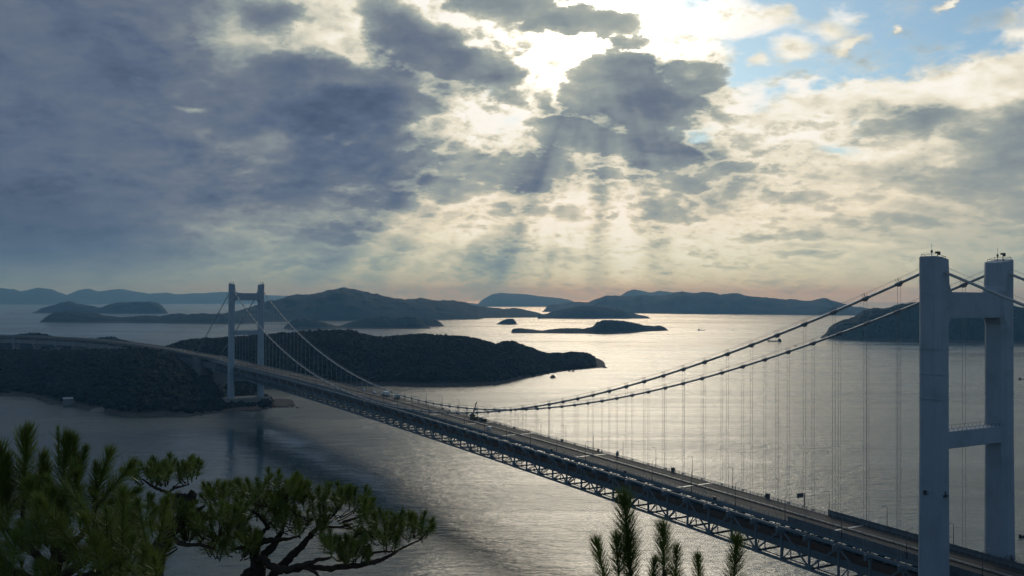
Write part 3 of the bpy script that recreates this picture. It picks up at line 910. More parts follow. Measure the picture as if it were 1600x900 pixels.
for t in (0.0, SPAN):
    tower = empty('tower', (t, 0, 0))
    tower.parent = bridge
    zb = 8.3
    zo = -1.5 if t == 0.0 else 0.7      # the towers differ slightly in height
    lo_b, hi_b = (80.8, 86.3) if t == 0.0 else (83.2, 88.6)
    for sgn in (1, -1):
        m_ = MB()
        rings = []
        for z, wx, wy, sh in ((zb, 8.8, 6.9, 0.25), (60, 8.3, 6.5, 0.1), (83, 8.1, 6.3, 0), (122.0, 8.0, 6.3, 0), (125.0, 8.0, 7.6, -0.65), (128.5, 8.0, 8.2, -0.95), (133.0, 8.0, 8.0, -0.85), (135.2, 8.0, 6.9, -0.25), (143.0, 8.0, 6.5, 0.0)):
            rings.append(octagon(0, sgn * (CW + sh), z + (zo if z > 61 else 0), wx, wy, 1.35))
        m_.loft(rings)
        # cap falls towards the roadway
        top = octagon(0, sgn * CW, 143.0 + zo, 7.99, 6.49, 1.35)
        cap = [(x, y, z + 0.7 + 0.20 * (y * sgn - CW)) for x, y, z in top]
        m_.prism(top, cap)
        leg = m_.build('leg', M['tower'], tower)
        for z in (30, 41, 52, 63, 74, 97, 105, 113):      # joints between the erected leg segments
            jm = MB()
            jm.loft([octagon(0, sgn * (CW + 0.08), z - 0.09, 8.36, 6.56, 1.36), octagon(0, sgn * (CW + 0.08), z + 0.09, 8.36, 6.56, 1.36)])
            jm.build('joint_band', M['tower'], leg)
        # rail, lights and cameras on the leg top
        rail = MB()
        yc = sgn * (CW + 0.15)
        cor = [(-2.9, -2.1), (2.9, -2.1), (2.9, 2.1), (-2.9, 2.1)]
        zt_ = lambda yy: 143.7 + zo + 0.20 * ((yc + yy) * sgn - CW)
        for i in range(4):
            a, b = cor[i], cor[(i + 1) % 4]
            rail.bar((a[0], yc + a[1], zt_(a[1]) + 0.9), (b[0], yc + b[1], zt_(b[1]) + 0.9), 0.1, 0.1)
            rail.bar((a[0], yc + a[1], zt_(a[1]) - 0.1), (a[0], yc + a[1], zt_(a[1]) + 0.9), 0.1, 0.1)
        rail.build('top_rail', M['dark'], tower)
        if sgn == 1 and t == 0.0:
            MB().box(0.2, 1.0, CW + 3.4, CW + 4.2, 66.3, 67.6).build('work_bracket', M['dark'], leg)
            MB().box(-4.6, -3.9, CW - 0.6, CW + 1.1, 66.0, 66.7).bar((-4.2, CW + .2, 66.0), (-4.2, CW + .2, 67.8), .3, .3).build('work_bracket', M['dark'], leg)
        lamp = MB()
        lamp.tube([(0, yc + 0.9, zt_(0.9) - 0.2), (0, yc + 0.9, zt_(0.9) + 2.6)], 0.1, 6)
        lamp.tube([(0, yc + 0.9, zt_(0.9) + 1.6), (0, yc + 0.9, zt_(0.9) + 2.4)], 0.33, 8)
        lamp.tube([(0, yc + 0.9, zt_(0.9) + 2.6), (0, yc + 0.9, zt_(0.9) + 4.6)], 0.05, 5)
        lamp.build('beacon_light', M['dark'], tower)
        camr = MB()
        camr.tube([(-0.6, yc - 1.2, zt_(-1.2) - 0.2), (-0.6, yc - 1.2, zt_(-1.2) + 2.3)], 0.12, 6)
        camr.box(-0.95, 0.2, yc - 2.2, yc - 1.0, zt_(-1.2) + 1.9, zt_(-1.2) + 2.5)
        camr.box(-0.5, 0.1, yc - 2.9, yc - 2.3, zt_(-1.2) + 1.4, zt_(-1.2) + 2.0)
        camr.bar((-0.3, yc - 2.6, zt_(-1.2) + 2.0), (-0.3, yc - 1.4, zt_(-1.2) + 2.2), 0.12, 0.12)
        camr.build('camera_mount', M['dark'], tower)
    inner = CW - 3.0
    m_ = MB()
    m_.box(-3.2, 3.2, -inner, inner, 124.3 + zo, 132.6 + zo)
    m_.box(-2.7, 2.7, -inner, inner, 132.6 + zo, 132.75 + zo)
    m_.build('cross_beam', M['tower'], tower, bevel=0.25)
    cb = MB().box(-2.9, 2.9, -inner, inner, lo_b, hi_b).build('cross_beam', M['tower'], tower, bevel=0.2)
    rl = MB()
    for y in np.arange(-13.5, 13.6, 2.25):
        rl.bar((-2.7, y, hi_b - .05), (-2.7, y, hi_b + 1), 0.09, 0.09)
        rl.bar((2.7, y, hi_b - .05), (2.7, y, hi_b + 1), 0.09, 0.09)
    for x in (-2.7, 2.7): rl.bar((x, -13.5, hi_b + 1), (x, 13.5, hi_b + 1), 0.08, 0.08)
    rl.build('maintenance_rail', M['dark'], cb)
    MB().box(-2.6, 2.6, -inner, inner, tz(t) - DEPTH - 5.2, tz(t) - DEPTH - 1.2).build('cross_beam', M['tower'], tower, bevel=0.2)
    pm = MB()
    pm.loft([octagon(0, 0, z, wx, wy, ch) for z, wx, wy, ch in ((-3, 27, 58, 3), (5.0, 26, 57, 3), (5.0, 24, 54, 3), (8.3, 24, 54, 3))])
    pm.build('pier', M['concrete'], tower)

# main cables with hand ropes
for sgn in (1, -1):
    ts = np.concatenate([np.linspace(-205, 0, 12), np.linspace(0, SPAN, 140)[1:], np.linspace(SPAN, SPAN + 200, 12)[1:]])
    mc = MB().tube([(t, sgn * CW, cz(t)) for t in ts], 0.47, 10).build('main_cable', M['cable'], bridge, True)
    hr = MB()
    for dy__ in (-0.55, 0.55):
        hr.tube([(t, sgn * CW + dy__, cz(t) + 1.75) for t in ts], 0.035, 4)
    hr.build('hand_rope', M['rope'], mc)

# clamps and hangers, one pair of rope pairs at every panel point
clamp_me = MB()
clamp_me.tube([(-1.5, 0, 0), (1.5, 0, 0)], 0.56, 10)
clamp_me.tube([(-1.05, 0, 0), (1.05, 0, 0)], 0.64, 10)
clamp_me.box(-0.65, 0.65, -0.4, 0.4, -0.95, -0.4)
for x in (-0.5, 0.5):
    clamp_me.bar((x, -0.55, 0.6), (x, -0.55, 1.85), 0.09, 0.09)
    clamp_me.bar((x, 0.55, 0.6), (x, 0.55, 1.85), 0.09, 0.09)
clamp_me = clamp_me.mesh('cable_clamp', M['clamp'])
hang_me = MB()
for x in (-0.62, 0.62):
    hang_me.tube([(x, 0, 0), (x, 0, 1)], 0.055, 5)
hang_me = hang_me.mesh('hanger', M['rope'])
for k in range(68):
    t = D0 + PAN * k
    slope = (cz(t + 1) - cz(t - 1)) / 2
    for sgn in (1, -1):
        c = link('cable_clamp', clamp_me, bridge, (t, sgn * CW, cz(t)))
        c.rotation_euler = (0, -math.atan(slope), 0)
        lo = tz(t) + 0.35
        hi = cz(t) - 0.9
        if hi - lo > 0.6:
            h = link('hanger', hang_me, bridge, (t, sgn * CW, lo))
            h.scale = (1, 1, hi - lo)

# stiffening truss
for sgn in (1, -1):
    strip('top_chord', T_A, T_B, sgn * TW - 0.45, sgn * TW + 0.45, -0.95, 0.0, 'steel', bridge)
    strip('bottom_chord', T_A, T_B, sgn * TW - 0.45, sgn * TW + 0.45, -DEPTH - 0.45, -DEPTH + 0.45, 'steel', bridge)
post_me = MB().box(-0.36, 0.36, -0.36, 0.36, -DEPTH + 0.44, -0.94).mesh('truss_post', M['steel'])
diag = {}
apex_me = MB().box(-1.5, 1.5, -0.5, 0.5, -2.0, -0.7).box(-0.9, 0.9, -0.49, 0.49, -2.7, -2.0).mesh('gusset_plate', M['steel'])
foot_me = MB().box(-1.5, 1.5, -0.5, 0.5, -DEPTH + 0.2, -DEPTH + 1.5).mesh('gusset_plate', M['steel'])
floor_me = MB()
floor_me.box(-0.4, 0.4, -CW - 0.4, CW + 0.4, -1.9, -0.97)
floor_me.bar((0, -14.4, -2.2), (0, -8, -4.4), 0.5, 0.5).bar((0, 14.4, -2.2), (0, 8, -4.4), 0.5, 0.5)
floor_me.bar((0, -8, -4.4), (0, 8, -4.4), 0.5, 0.5)
for y in (-8, -4, 0, 4, 8): floor_me.bar((0, y, -4.4), (0, y, -1.8), 0.3, 0.3)
for sgn in (1, -1): floor_me.box(-0.45, 0.45, sgn * CW - 0.4, sgn * CW + 0.4, -0.95, 0.1)
floor_me = floor_me.mesh('floor_beam', M['steel'])
strut_me = MB().box(-0.35, 0.35, -14.5, 14.5, -DEPTH - 0.35, -DEPTH + 0.35)
for sgn in (1, -1):
    strut_me.bar((0, sgn * 10, -DEPTH + 0.3), (0, sgn * 10, -DEPTH + 2.6), 0.35, 0.35)
    strut_me.bar((0, sgn * 14.3, -DEPTH + 0.5), (0, sgn * 10, -DEPTH + 3.2), 0.3, 0.3)
strut_me = strut_me.mesh('bottom_strut', M['steel'])
for k, t in enumerate(stations):
    kk = round((t - D0) / PAN)
    z = tz(t)
    link('floor_beam', floor_me, bridge, (t, 0, z))
    link('bottom_strut', strut_me, bridge, (t, 0, z))
    for sgn in (1, -1):
        link('truss_post', post_me, bridge, (t, sgn * TW, z))
        link('gusset_plate', apex_me if kk % 2 == 0 else foot_me, bridge, (t, sgn * (TW + 0.01), z))
        if k + 1 < len(stations):
            t2 = stations[k + 1]
            up = kk % 2 == 0
            a = (0, 0, -1.2) if up else (0, 0, -DEPTH + 0.7)
            b = (t2 - t, 0, (tz(t2) - z) + (-DEPTH + 0.7 if up else -1.2))
            d = MB().bar(a, b, 0.50, 0.58).mesh('truss_diagonal', M['steel'])
            link('truss_diagonal', d, bridge, (t, sgn * TW, z))
    if k + 1 < len(stations):
        s_ = stations[k + 1] - t
        if 'lat' not in diag:
            for sgn in (1, -1):
                lm = MB()
                n4 = 4
                for j in range(n4):
                    x0, x1, x2 = s_ * j / n4, s_ * (j + .5) / n4, s_ * (j + 1) / n4
                    lm.bar((x0 + .05, sgn * 14.5, -1.15), (x1, sgn * 11.3, -0.75), 0.34, 0.34)
                    lm.bar((x1, sgn * 11.3, -0.72), (x2 - .05, sgn * 14.5, -1.12), 0.34, 0.34)
                    lm.bar((x1, sgn * 14.5, -1.2), (x1, sgn * 11.3, -0.9), 0.26, 0.26)
                diag['lat%d' % sgn] = lm.mesh('edge_bracing', M['steel'])
            bl = MB()
            bl.bar((0.4, -14.3, -DEPTH - 0.1), (s_ - .4, 0, -DEPTH - 0.1), 0.4, 0.35).bar((0.4, 14.3, -DEPTH - 0.12), (s_ - .4, 0, -DEPTH - 0.12), 0.4, 0.35)
            diag['bot'] = bl.mesh('bottom_bracing', M['steel'])
            diag['lat'] = 1
        for sgn in (1, -1): link('edge_bracing', diag['lat%d' % sgn], bridge, (t, 0, z))
        link('bottom_bracing', diag['bot'], bridge, (t, 0, z))
# rail deck inside the truss, its parapets and inspection walkways
strip('rail_deck', T_A, T_B, -8.2, 8.2, -DEPTH + 2.7, -DEPTH + 3.6, 'ballast', bridge)
for sgn in (1, -1):
    strip('rail_parapet', T_A, T_B, sgn * 8.25 - 0.12, sgn * 8.25 + 0.12, -DEPTH + 2.4, -DEPTH + 5.3, 'steel', bridge)
    strip('walkway', T_A, T_B, sgn * 12.9 - 0.5, sgn * 12.9 + 0.5, -DEPTH + 0.45, -DEPTH + 0.55, 'steel', bridge)
# road deck
strip('road_deck', T_A, T_B, -11.0, 11.0, -0.6, ROAD_UP - 0.09, 'steel', bridge)
road_o = strip('roadway', T_A, T_B, -10.7, 10.7, ROAD_UP - 0.085, ROAD_UP, 'asphalt', bridge)


def rail_mesh(t0, t1, off, h, post, mat, name, step, bars=(0.35, 0.7, 1.0), thick=0.09, posth=None):
    m_ = MB()
    tt = np.arange(t0, t1 + 0.01, step)
    for b in bars:
        m_.loft([[(t, off - thick / 2, tz(t) + ROAD_UP + h * b - 0.07), (t, off + thick / 2, tz(t) + ROAD_UP + h * b - 0.07),
                  (t, off + thick / 2, tz(t) + ROAD_UP + h * b + 0.05), (t, off - thick / 2, tz(t) + ROAD_UP + h * b + 0.05)] for t in np.arange(t0, t1 + 0.1, PAN)])
    for t in tt:
        m_.box(t - post / 2, t + post / 2, off - post / 2, off + post / 2, tz(t) + ROAD_UP - 0.02, tz(t) + ROAD_UP + (posth or h) + 0.08)
    return m_.build(name, M[mat], bridge)


rail_mesh(T_A, T_B, 10.85, 1.1, 0.16, 'barrier', 'guard_rail', 2.28)
rail_mesh(T_A, T_B, -10.85, 1.1, 0.16, 'barrier', 'guard_rail', 2.28)
rail_mesh(T_A, T_B, 0.0, 0.8, 0.16, 'barrier', 'median_barrier', 3.4, (0.55, 0.85), 0.42, 0.95)
strip('median_kerb', T_A, T_B, -0.6, 0.6, ROAD_UP + 0.004, ROAD_UP + 0.16, 'asphalt', bridge)
# painted lane lines and steel joints across the carriageways
lm = MB()
for t in np.arange(T_A + 2, T_B - 9, 20.0):
    for off in (-5.6, 5.6):
        lm.hexa([(t, off - .09, tz(t) + ROAD_UP + .004), (t + 8, off - .09, tz(t + 8) + ROAD_UP + .004), (t + 8, off + .09, tz(t + 8) + ROAD_UP + .004), (t, off + .09, tz(t) + ROAD_UP + .004),
                 (t, off - .09, tz(t) + ROAD_UP + .012), (t + 8, off - .09, tz(t + 8) + ROAD_UP + .012), (t + 8, off + .09, tz(t + 8) + ROAD_UP + .012), (t, off + .09, tz(t) + ROAD_UP + .012)])
props(lm.build('lane_marking', M['marking'], bridge), kind='stuff')
for off in (-9.6, -1.6, 1.6, 9.6):
    strip('edge_line', T_A, T_B, off - .09, off + .09, ROAD_UP + .004, ROAD_UP + .012, 'marking', bridge)
for t in (-28.0, 50.5, 134.5, 216.4, 294.4, 346.0, 398.0, 470.0, 545.0, 640.0, 760.0, 870.0):
    for a, b in ((1.0, 10.4), (-10.4, -1.0)):
        z = tz(t) + ROAD_UP
        MB().box(t - 0.55, t + 0.55, a, b, z + .006, z + .03).build('expansion_joint', M['joint'], bridge)
# anchorages
for t0, t1 in ((T_A - 75, T_A - 0.5), (SPAN + 178, SPAN + 215)):
    z1 = tz(t0) + 0.8 if t0 < 0 else 42.0
    if t0 < 0:
        MB().box(t0, t1, -21, 21, -1, z1).build('anchorage', M['concrete'], bridge, bevel=0.5)
    else:
        for sgn in (1, -1):
            MB().box(t0, t1, sgn * CW - 3, sgn * CW + 3, 2, 46).build('anchorage', M['concrete'], bridge, bevel=0.5)

# ------------------------------------------------------------------ viaduct over the island
via = empty('viaduct', VPTS[0], 0, 'long concrete viaduct carrying the road over the wooded island beyond the far tower', 'viaduct')


def spline(pts, n):
    out = []
    for i in range(len(pts) - 1):
        p0, p1, p2, p3 = pts[max(i - 1, 0)], pts[i], pts[i + 1], pts[min(i + 2, len(pts) - 1)]
        for k in range(n):
            u = k / n
            out.append(0.5 * ((2 * p1) + (p2 - p0) * u + (2 * p0 - 5 * p1 + 4 * p2 - p3) * u * u + (3 * p1 - p0 - 3 * p2 + p3) * u ** 3))
    out.append(pts[-1])
    return out


vp = [p - VPTS[0] for p in spline(VPTS, 6)]


def ribbon(name, pts, o0, o1, z0, z1, mat, parent):
    rings = []
    for i, p in enumerate(pts):
        d = pts[min(i + 1, len(pts) - 1)] - pts[max(i - 1, 0)]
        d.z = 0
        d.normalize()
        n = Vector((-d.y, d.x, 0))
        rings.append([p + n * o0 + Vector((0, 0, z0)), p + n * o1 + Vector((0, 0, z0)), p + n * o1 + Vector((0, 0, z1)), p + n * o0 + Vector((0, 0, z1))])
    return MB().loft(rings).build(name, M[mat], parent)


ribbon('girder', vp, -7.5, 7.5, -3.4, -0.3, 'old_concrete', via)
ribbon('deck_slab', vp, -11.2, 11.2, -0.3, 0.45, 'old_concrete', via)
ribbon('roadway', vp, -10.6, 10.6, 0.46, 0.55, 'asphalt', via)
ribbon('parapet', vp, -11.15, -10.75, 0.46, 1.6, 'old_concrete', via)
ribbon('parapet', vp, 10.75, 11.15, 0.46, 1.6, 'old_concrete', via)
ribbon('rail_deck', vp, -7.0, 7.0, -13.6, -11.2, 'old_concrete', via)
ribbon('rail_parapet', vp, -7.3, -7.02, -13.7, -6.5, 'old_concrete', via)
ribbon('rail_parapet', vp, 7.02, 7.3, -13.7, -6.5, 'old_concrete', via)
acc = 0
nextp = 14.0
for i in range(1, len(vp)):
    acc += (vp[i] - vp[i - 1]).length
    if acc >= nextp:
        nextp = acc + 62
        d = (vp[i] - vp[i - 1]).normalized()
        ang = math.atan2(d.y, d.x)
        m_ = MB().box(-2.6, 2.6, -7.0, 7.0, -52.0, -3.4).box(-3.4, 3.4, -9.0, 9.0, -16.2, -13.6)
        o = m_.build('pier', M['old_concrete'], via, bevel=0.3)
        o.location = vp[i]
        o.rotation_euler = (0, 0, ang)
# local ramp below the viaduct at the left
ramp_pts = [at_z(px, py, 30.0) for px, py in ((84, 545.5), (105, 546.5), (130, 545), (150, 543), (172, 540.5), (190, 539))]
rp0 = ramp_pts[0].copy()
ramp = empty('access_ramp', rp0, 0, 'low concrete ramp running below the viaduct above the wooded slope', 'ramp')
rp = [p - rp0 for p in spline(ramp_pts, 4)]
ribbon('deck_slab', rp, -4, 4, -1.0, 0.0, 'old_concrete', ramp)
ribbon('parapet', rp, -4.2, -3.8, 0.0, 1.2, 'old_concrete', ramp)
ribbon('parapet', rp, 3.8, 4.2, 0.0, 1.2, 'old_concrete', ramp)
for i in range(2, len(rp), 4):
    MB().box(rp[i].x - .8, rp[i].x + .8, rp[i].y - 2.5, rp[i].y + 2.5, -28, -1.0).build('pier', M['old_concrete'], ramp)

# ------------------------------------------------------------------ things on the deck
def lamp_post(flip):
    """arm over the roadway: local +y towards the camera side"""
    s = 1 if flip else -1
    o = empty('street_lamp', (0, 0, 0), 0)
    p = MB().tube([(0, 0, 0), (0, 0, 9.0)], [0.13, 0.085], 7)
    p.box(-0.22, 0.22, -0.22, 0.22, 0, 0.5)
    p.build('pole', M['dark'], o, True)
    a = MB()
    if flip:     # square bracket
        a.tube([(0, 0, 9.0), (0, 0.3, 9.55), (0, 2.6, 9.7)], 0.065, 6)
    else:
        a.tube([(0, 0, 9.0), (0, -0.5, 9.4), (0, -1.5, 9.75), (0, -2.7, 9.95)], 0.065, 6)
    a.build('arm', M['dark'], o, True)
    y0, z0 = (2.5, 9.68) if flip else (-2.6, 9.92)
    h = MB().prism([(-.16, y0, z0 - .1), (.16, y0, z0 - .1), (.16, y0, z0 + .1), (-.16, y0, z0 + .1)],
                   [(-.12, y0 + s * .95, z0 - .06), (.12, y0 + s * .95, z0 - .06), (.12, y0 + s * .95, z0 + .08), (-.12, y0 + s * .95, z0 + .08)])
    h.build('lamp_head', M['grey_paint'], o)
    return o


def clone(root):
    c = root.copy()
    COL.objects.link(c)
    for ch in list(root.children):
        k = ch.copy()
        COL.objects.link(k)
        k.parent = c
        for g in list(ch.children):
            q = g.copy()
            COL.objects.link(q)
            q.parent = k
    return c


far_lamp, near_lamp = lamp_post(True), lamp_post(False)
TENS = ['twenty', 'thirty']
UNITS = ['first', 'second', 'third', 'fourth', 'fifth', 'sixth', 'seventh', 'eighth', 'ninth']
ORD = ['first', 'second', 'third', 'fourth', 'fifth', 'sixth', 'seventh', 'eighth', 'ninth', 'tenth', 'eleventh', 'twelfth', 'thirteenth', 'fourteenth', 'fifteenth', 'sixteenth',
       'seventeenth', 'eighteenth', 'nineteenth', 'twentieth'] + ['twenty-' + u for u in UNITS] + ['thirtieth'] + ['thirty-' + u for u in UNITS]


def place_lamps(proto, off, phase, kmax, side):
    first = True
    n = 0
    for k in range(-1, kmax):
        t = D0 + phase + 2 * PAN * k
        if t < -30: continue
        o = proto if first else clone(proto)
        first = False
        o.location = wp(t, off, tz(t) + ROAD_UP - 0.02)
        o.rotation_euler = (0, 0, RZ)
        if n < len(ORD):
            lab = 'slim dark street lamp on the %s edge of the bridge, %s from the near tower' % (side, ORD[n])
        else:
            lab = 'tiny far-off street lamp towards the far tower on the %s edge of the bridge' % side
        props(o, lab, 'street lamp', 'street lamps along the bridge deck')
        n += 1


place_lamps(far_lamp, -11.5, 0.0, 34, 'seaward')
place_lamps(near_lamp, 11.5, 1.6, 34, 'landward')

# roadside cabinets
cab = empty('roadside_cabinet')
MB().box(-0.9, 0.9, -0.5, 0.5, 0.25, 2.0).build('housing', M['dark'], cab, bevel=0.06)
MB().box(-1.05, 1.05, -0.6, 0.6, 2.0, 2.12).build('lid', M['dark'], cab)
MB().box(-0.8, -0.6, -0.4, 0.4, 0, 0.25).box(0.6, 0.8, -0.4, 0.4, 0, 0.25).build('foot', M['dark'], cab)
CABS = [(100.7, -11.3, 'large'), (163.3, -11.3, 'dark green'), (226.0, -11.3, 'dark'), (262.0, -11.3, 'dark'), (300.0, -11.3, 'small dark'), (318.0, -11.3, 'small dark'), (335.0, -11.3, 'small dark'),
        (395.0, -11.3, 'dark'), (420.0, -11.3, 'dark'), (109.0, 11.4, 'dark'), (172.0, 11.4, 'dark'), (238.0, 11.4, 'dark'), (283.0, 11.4, 'small dark')]
for i, (t, off, what) in enumerate(CABS):
    o = cab if i == 0 else clone(cab)
    o.location = wp(t, off, tz(t) + ROAD_UP - 0.25)
    o.rotation_euler = (0, 0, RZ)
    sc = 1.05 if what in ('large', 'dark green') else (0.55 if 'small' in what else 0.7)
    o.scale = (sc, sc, sc)
    side = 'seaward' if off < 0 else 'landward'
    k = [c for c in CABS[:i + 1] if (c[1] < 0) == (off < 0)]
    props(o, '%s equipment cabinet at the %s railing, %s of its row from the near tower' % (what, side, ORD[len(k) - 1]), 'cabinet', 'equipment cabinets along the railings')
domec = empty('white_globe', wp(208.8, -11.4, tz(208.8) + ROAD_UP), RZ, 'small white domed instrument on a dark box at the seaward railing', 'instrument')
MB().box(-0.6, 0.6, -0.5, 0.5, 0, 1.7).build('housing', M['dark'], domec, bevel=0.05)
MB().tube([(0, 0, 1.7), (0, 0, 2.0), (0, 0, 2.45), (0, 0, 2.7)], [0.7, 0.72, 0.5, 0.12], 12).build('dome', M['white'], domec, True)

# direction sign seen from behind
t = 80.4
sg = empty('road_sign', wp(t, -11.5, tz(t) + ROAD_UP), RZ, 'dark back of an overhead road sign on a single post at the seaward railing', 'road sign')
MB().tube([(0, 0, 0), (0, 0, 6.3)], [0.22, 0.18], 8).build('post', M['dark'], sg, True)
MB().tube([(0, 0, 5.9), (0, 3.9, 5.9)], 0.11, 6).tube([(0, 0, 5.2), (0, 3.9, 5.2)], 0.11, 6).build('arm', M['dark'], sg, True)
MB().box(-0.30, -0.22, 0.9, 4.6, 4.6, 6.5).build('sign_panel', M['green_sign'], sg)
rb = MB()
for y in (1.4, 2.7, 4.0): rb.box(-0.2, -0.08, y - .08, y + .08, 4.7, 6.4)
rb.build('stiffener', M['dark'], sg)

# noise barriers on both edges by the near tower
for (t0, t1, off, lab) in ((-138.0, 67.8, -11.35, 'dark panelled noise wall on the seaward edge behind the near tower'),
                           (-138.0, 67.7, 11.35, 'dark panelled noise wall on the landward edge in front of the roadway')):
    o = empty('noise_wall', wp(t1, off, tz(t1) + ROAD_UP), RZ, lab, 'noise wall', 'noise walls by the near tower')
    nb = int((t1 - t0) / 4.0)
    z0 = tz(t1)
    pan = MB().box(-3.95, -0.14, -0.06, 0.06, -0.2, 2.2).mesh('panel', M['noise_wall'])
    pst = MB().box(-0.12, 0.12, -0.14, 0.14, -0.3, 2.32).mesh('post', M['noise_wall'])
    for k in range(nb):
        tk = t1 - 4.0 * k
        p = link('panel', pan, o, (-4.0 * k, 0, tz(tk - 2) - z0))
        p.rotation_euler = (0, -math.atan((tz(tk) - tz(tk - 4)) / 4), 0)
        link('post', pst, o, (-4.0 * k, 0, tz(tk) - z0))


# vehicles
def wheel_set(o, xs, half, r=0.5, w_=0.35):
    for x in xs:
        for s in (1, -1):
            wl = MB().tube([(x, s * half - w_ / 2, r), (x, s * half + w_ / 2, r)], r, 12).build('wheel', M['rubber'], o)
            MB().tube([(x, s * half - w_ / 2 - .01, r), (x, s * half + w_ / 2 + .01, r)], r * 0.5, 8).build('hub', M['grey_paint'], wl)


def truck(name, label, t, off, length, body_mat, box_mat, h=3.3, heading=0.0, cat='truck', group=None):
    o = empty(name, wp(t, off, tz(t) + ROAD_UP), RZ + heading, label, cat, group)
    MB().box(-length / 2, length / 2, -0.5, 0.5, 0.55, 0.95).build('chassis', M['dark'], o)
    MB().box(-length / 2, length / 2 - 2.3, -1.2, 1.2, 1.0, h).build('cargo_box', M[box_mat], o, bevel=0.08)
    c = MB()
    L_ = length / 2
    c.loft([[(L_ - 2.1, y, 0.6) for y in (-1.1,)] + [(L_, -1.1, 0.6), (L_, 1.1, 0.6), (L_ - 2.1, 1.1, 0.6)], [(L_ - 2.1, -1.1, 1.6), (L_ + .02, -1.1, 1.6), (L_ + .02, 1.1, 1.6), (L_ - 2.1, 1.1, 1.6)],
            [(L_ - 2.1, -1.0, 2.6), (L_ - .35, -1.0, 2.6), (L_ - .35, 1.0, 2.6), (L_ - 2.1, 1.0, 2.6)]])
    cb = c.build('cab', M[body_mat], o, bevel=0.06)
    MB().hexa([(L_ + .02, -.95, 1.65), (L_ + .06, -.95, 1.65), (L_ + .06, .95, 1.65), (L_ + .02, .95, 1.65), (L_ - .34, -.9, 2.5), (L_ - .28, -.9, 2.5), (L_ - .28, .9, 2.5), (L_ - .34, .9, 2.5)]).build('windscreen', M['glass'], cb)
    wheel_set(o, (-length / 2 + 1.0, L_ - 1.2), 1.0)
    return o


def car(label, t, off, body_mat, group=None, heading=0.0, name='car', cat='car', van=False, base=None):
    loc = base if base is not None else wp(t, off, tz(t) + ROAD_UP)
    o = empty(name, loc, RZ + heading, label, cat, group)
    b = MB()
    if van:
        prof = [(-2.3, .35), (2.3, .35), (2.35, 1.0), (1.7, 1.25), (1.2, 1.95), (-2.25, 2.0)]
    else:
        prof = [(-2.2, .35), (2.2, .35), (2.2, .8), (1.3, .92), (.5, 1.42), (-1.1, 1.42), (-1.8, .95), (-2.2, .9)]
    b.prism([(x, -.85, z) for x, z in prof], [(x, .85, z) for x, z in prof])
    bo = b.build('body', M[body_mat], o, bevel=0.05)
    g = MB()
    z0, z1 = (1.3, 1.85) if van else (.97, 1.36)
    for s in (1, -1): g.box(-1.4, .6, s * .86 - .01, s * .86 + .01, z0, z1)
    g.build('side_window', M['glass'], bo)
    wheel_set(o, (-1.35, 1.35), .75, .33, .22)
    return o


# mobile crane with raised boom
t = 364.5
cr = empty('crane_truck', wp(t, -7.4, tz(t) + ROAD_UP), RZ, 'dark mobile crane on the roadway with its boom raised beside the cables', 'crane')
MB().box(-4.6, 4.2, -1.25, 1.25, 0.7, 1.5).box(-4.4, -2.8, -1.2, 1.2, 1.5, 2.1).box(-2.4, -0.3, -1.2, 1.2, 1.5, 1.9).build('carrier', M['yellow'], cr, bevel=0.06)
MB().box(2.9, 4.7, -1.2, 1.2, 1.1, 2.9).build('driver_cab', M['blue_paint'], cr, bevel=0.1)
tr_ = MB().tube([(1.2, 0, 1.5), (1.2, 0, 1.9)], 0.9, 14).box(0.1, 2.6, -1.1, 1.1, 1.9, 3.0).box(1.0, 2.4, 0.35, 1.2, 3.0, 3.9).build('turntable', M['yellow'], cr, bevel=0.05)
bt = (-3.4, 0, 12.2)
MB().bar((1.7, 0, 3.0), (-0.6, 0, 7.15), 0.75, 0.75).build('boom', M['dark'], cr)
MB().bar((-0.6, 0, 7.15), (-2.9, 0, 11.3), 0.5, 0.5).bar((-2.9, 0, 11.3), (-3.7, 0, 11.7), 0.45, 0.6).build('boom_extension', M['dark'], cr)
MB().tube([(0.6, 0, 2.7), (0.2, 0, 5.3)], 0.14, 8).build('lift_cylinder', M['grey_paint'], cr)
for x in (-4.2, 0.0):
    for s in (1, -1):
        MB().bar((x, s * 1.1, 0.9), (x, s * 2.3, 0.9), 0.25, 0.25).bar((x, s * 2.3, 0.95), (x, s * 2.3, 0.1), 0.2, 0.2).box(x - .3, x + .3, s * 2.3 - .3, s * 2.3 + .3, 0, .1).build('outrigger', M['dark'], cr)
wheel_set(cr, (-3.6, -2.4, 2.4, 3.6), 1.05, 0.55)
truck('service_truck', 'dark flat service truck parked just behind the mobile crane', 352.0, -7.4, 7.0, 'blue_paint', 'dark', 2.1)
car('pale van with a white roof driving alone on the landward carriageway', 319.2, 6.2, 'white', name='van', cat='van', van=True)
truck('box_truck', 'long white roofed truck at the seaward railing where the far cable meets the deck', 522.0, -8.2, 13.0, 'white', 'white', 3.6)
truck('box_truck', 'short white topped truck just nearer than the long white truck', 499.0, -8.6, 7.0, 'white', 'grey_paint', 3.2)
car('white car, nearest of three beyond the long white truck', 541.0, -6.5, 'white', 'cars beyond the long white truck')
car('white car, middle of three beyond the long white truck', 549.0, -8.3, 'white', 'cars beyond the long white truck')
car('white car, farthest of three beyond the long white truck', 566.0, -6.0, 'white', 'cars beyond the long white truck')
for i, (t, off, c, lab) in enumerate(((976.0, 4.0, 'white', 'white car on the deck just left of the far tower'), (1000.0, 6.0, 'white', 'white car second to the left of the far tower'),
                                     (1016.0, -4.5, 'grey_paint', 'grey car in the seaward lane left of the far tower'), (1045.0, 5.5, 'white', 'white car near the end of the truss left of the far tower'))):
    car(lab, t, off, c, 'cars left of the far tower')
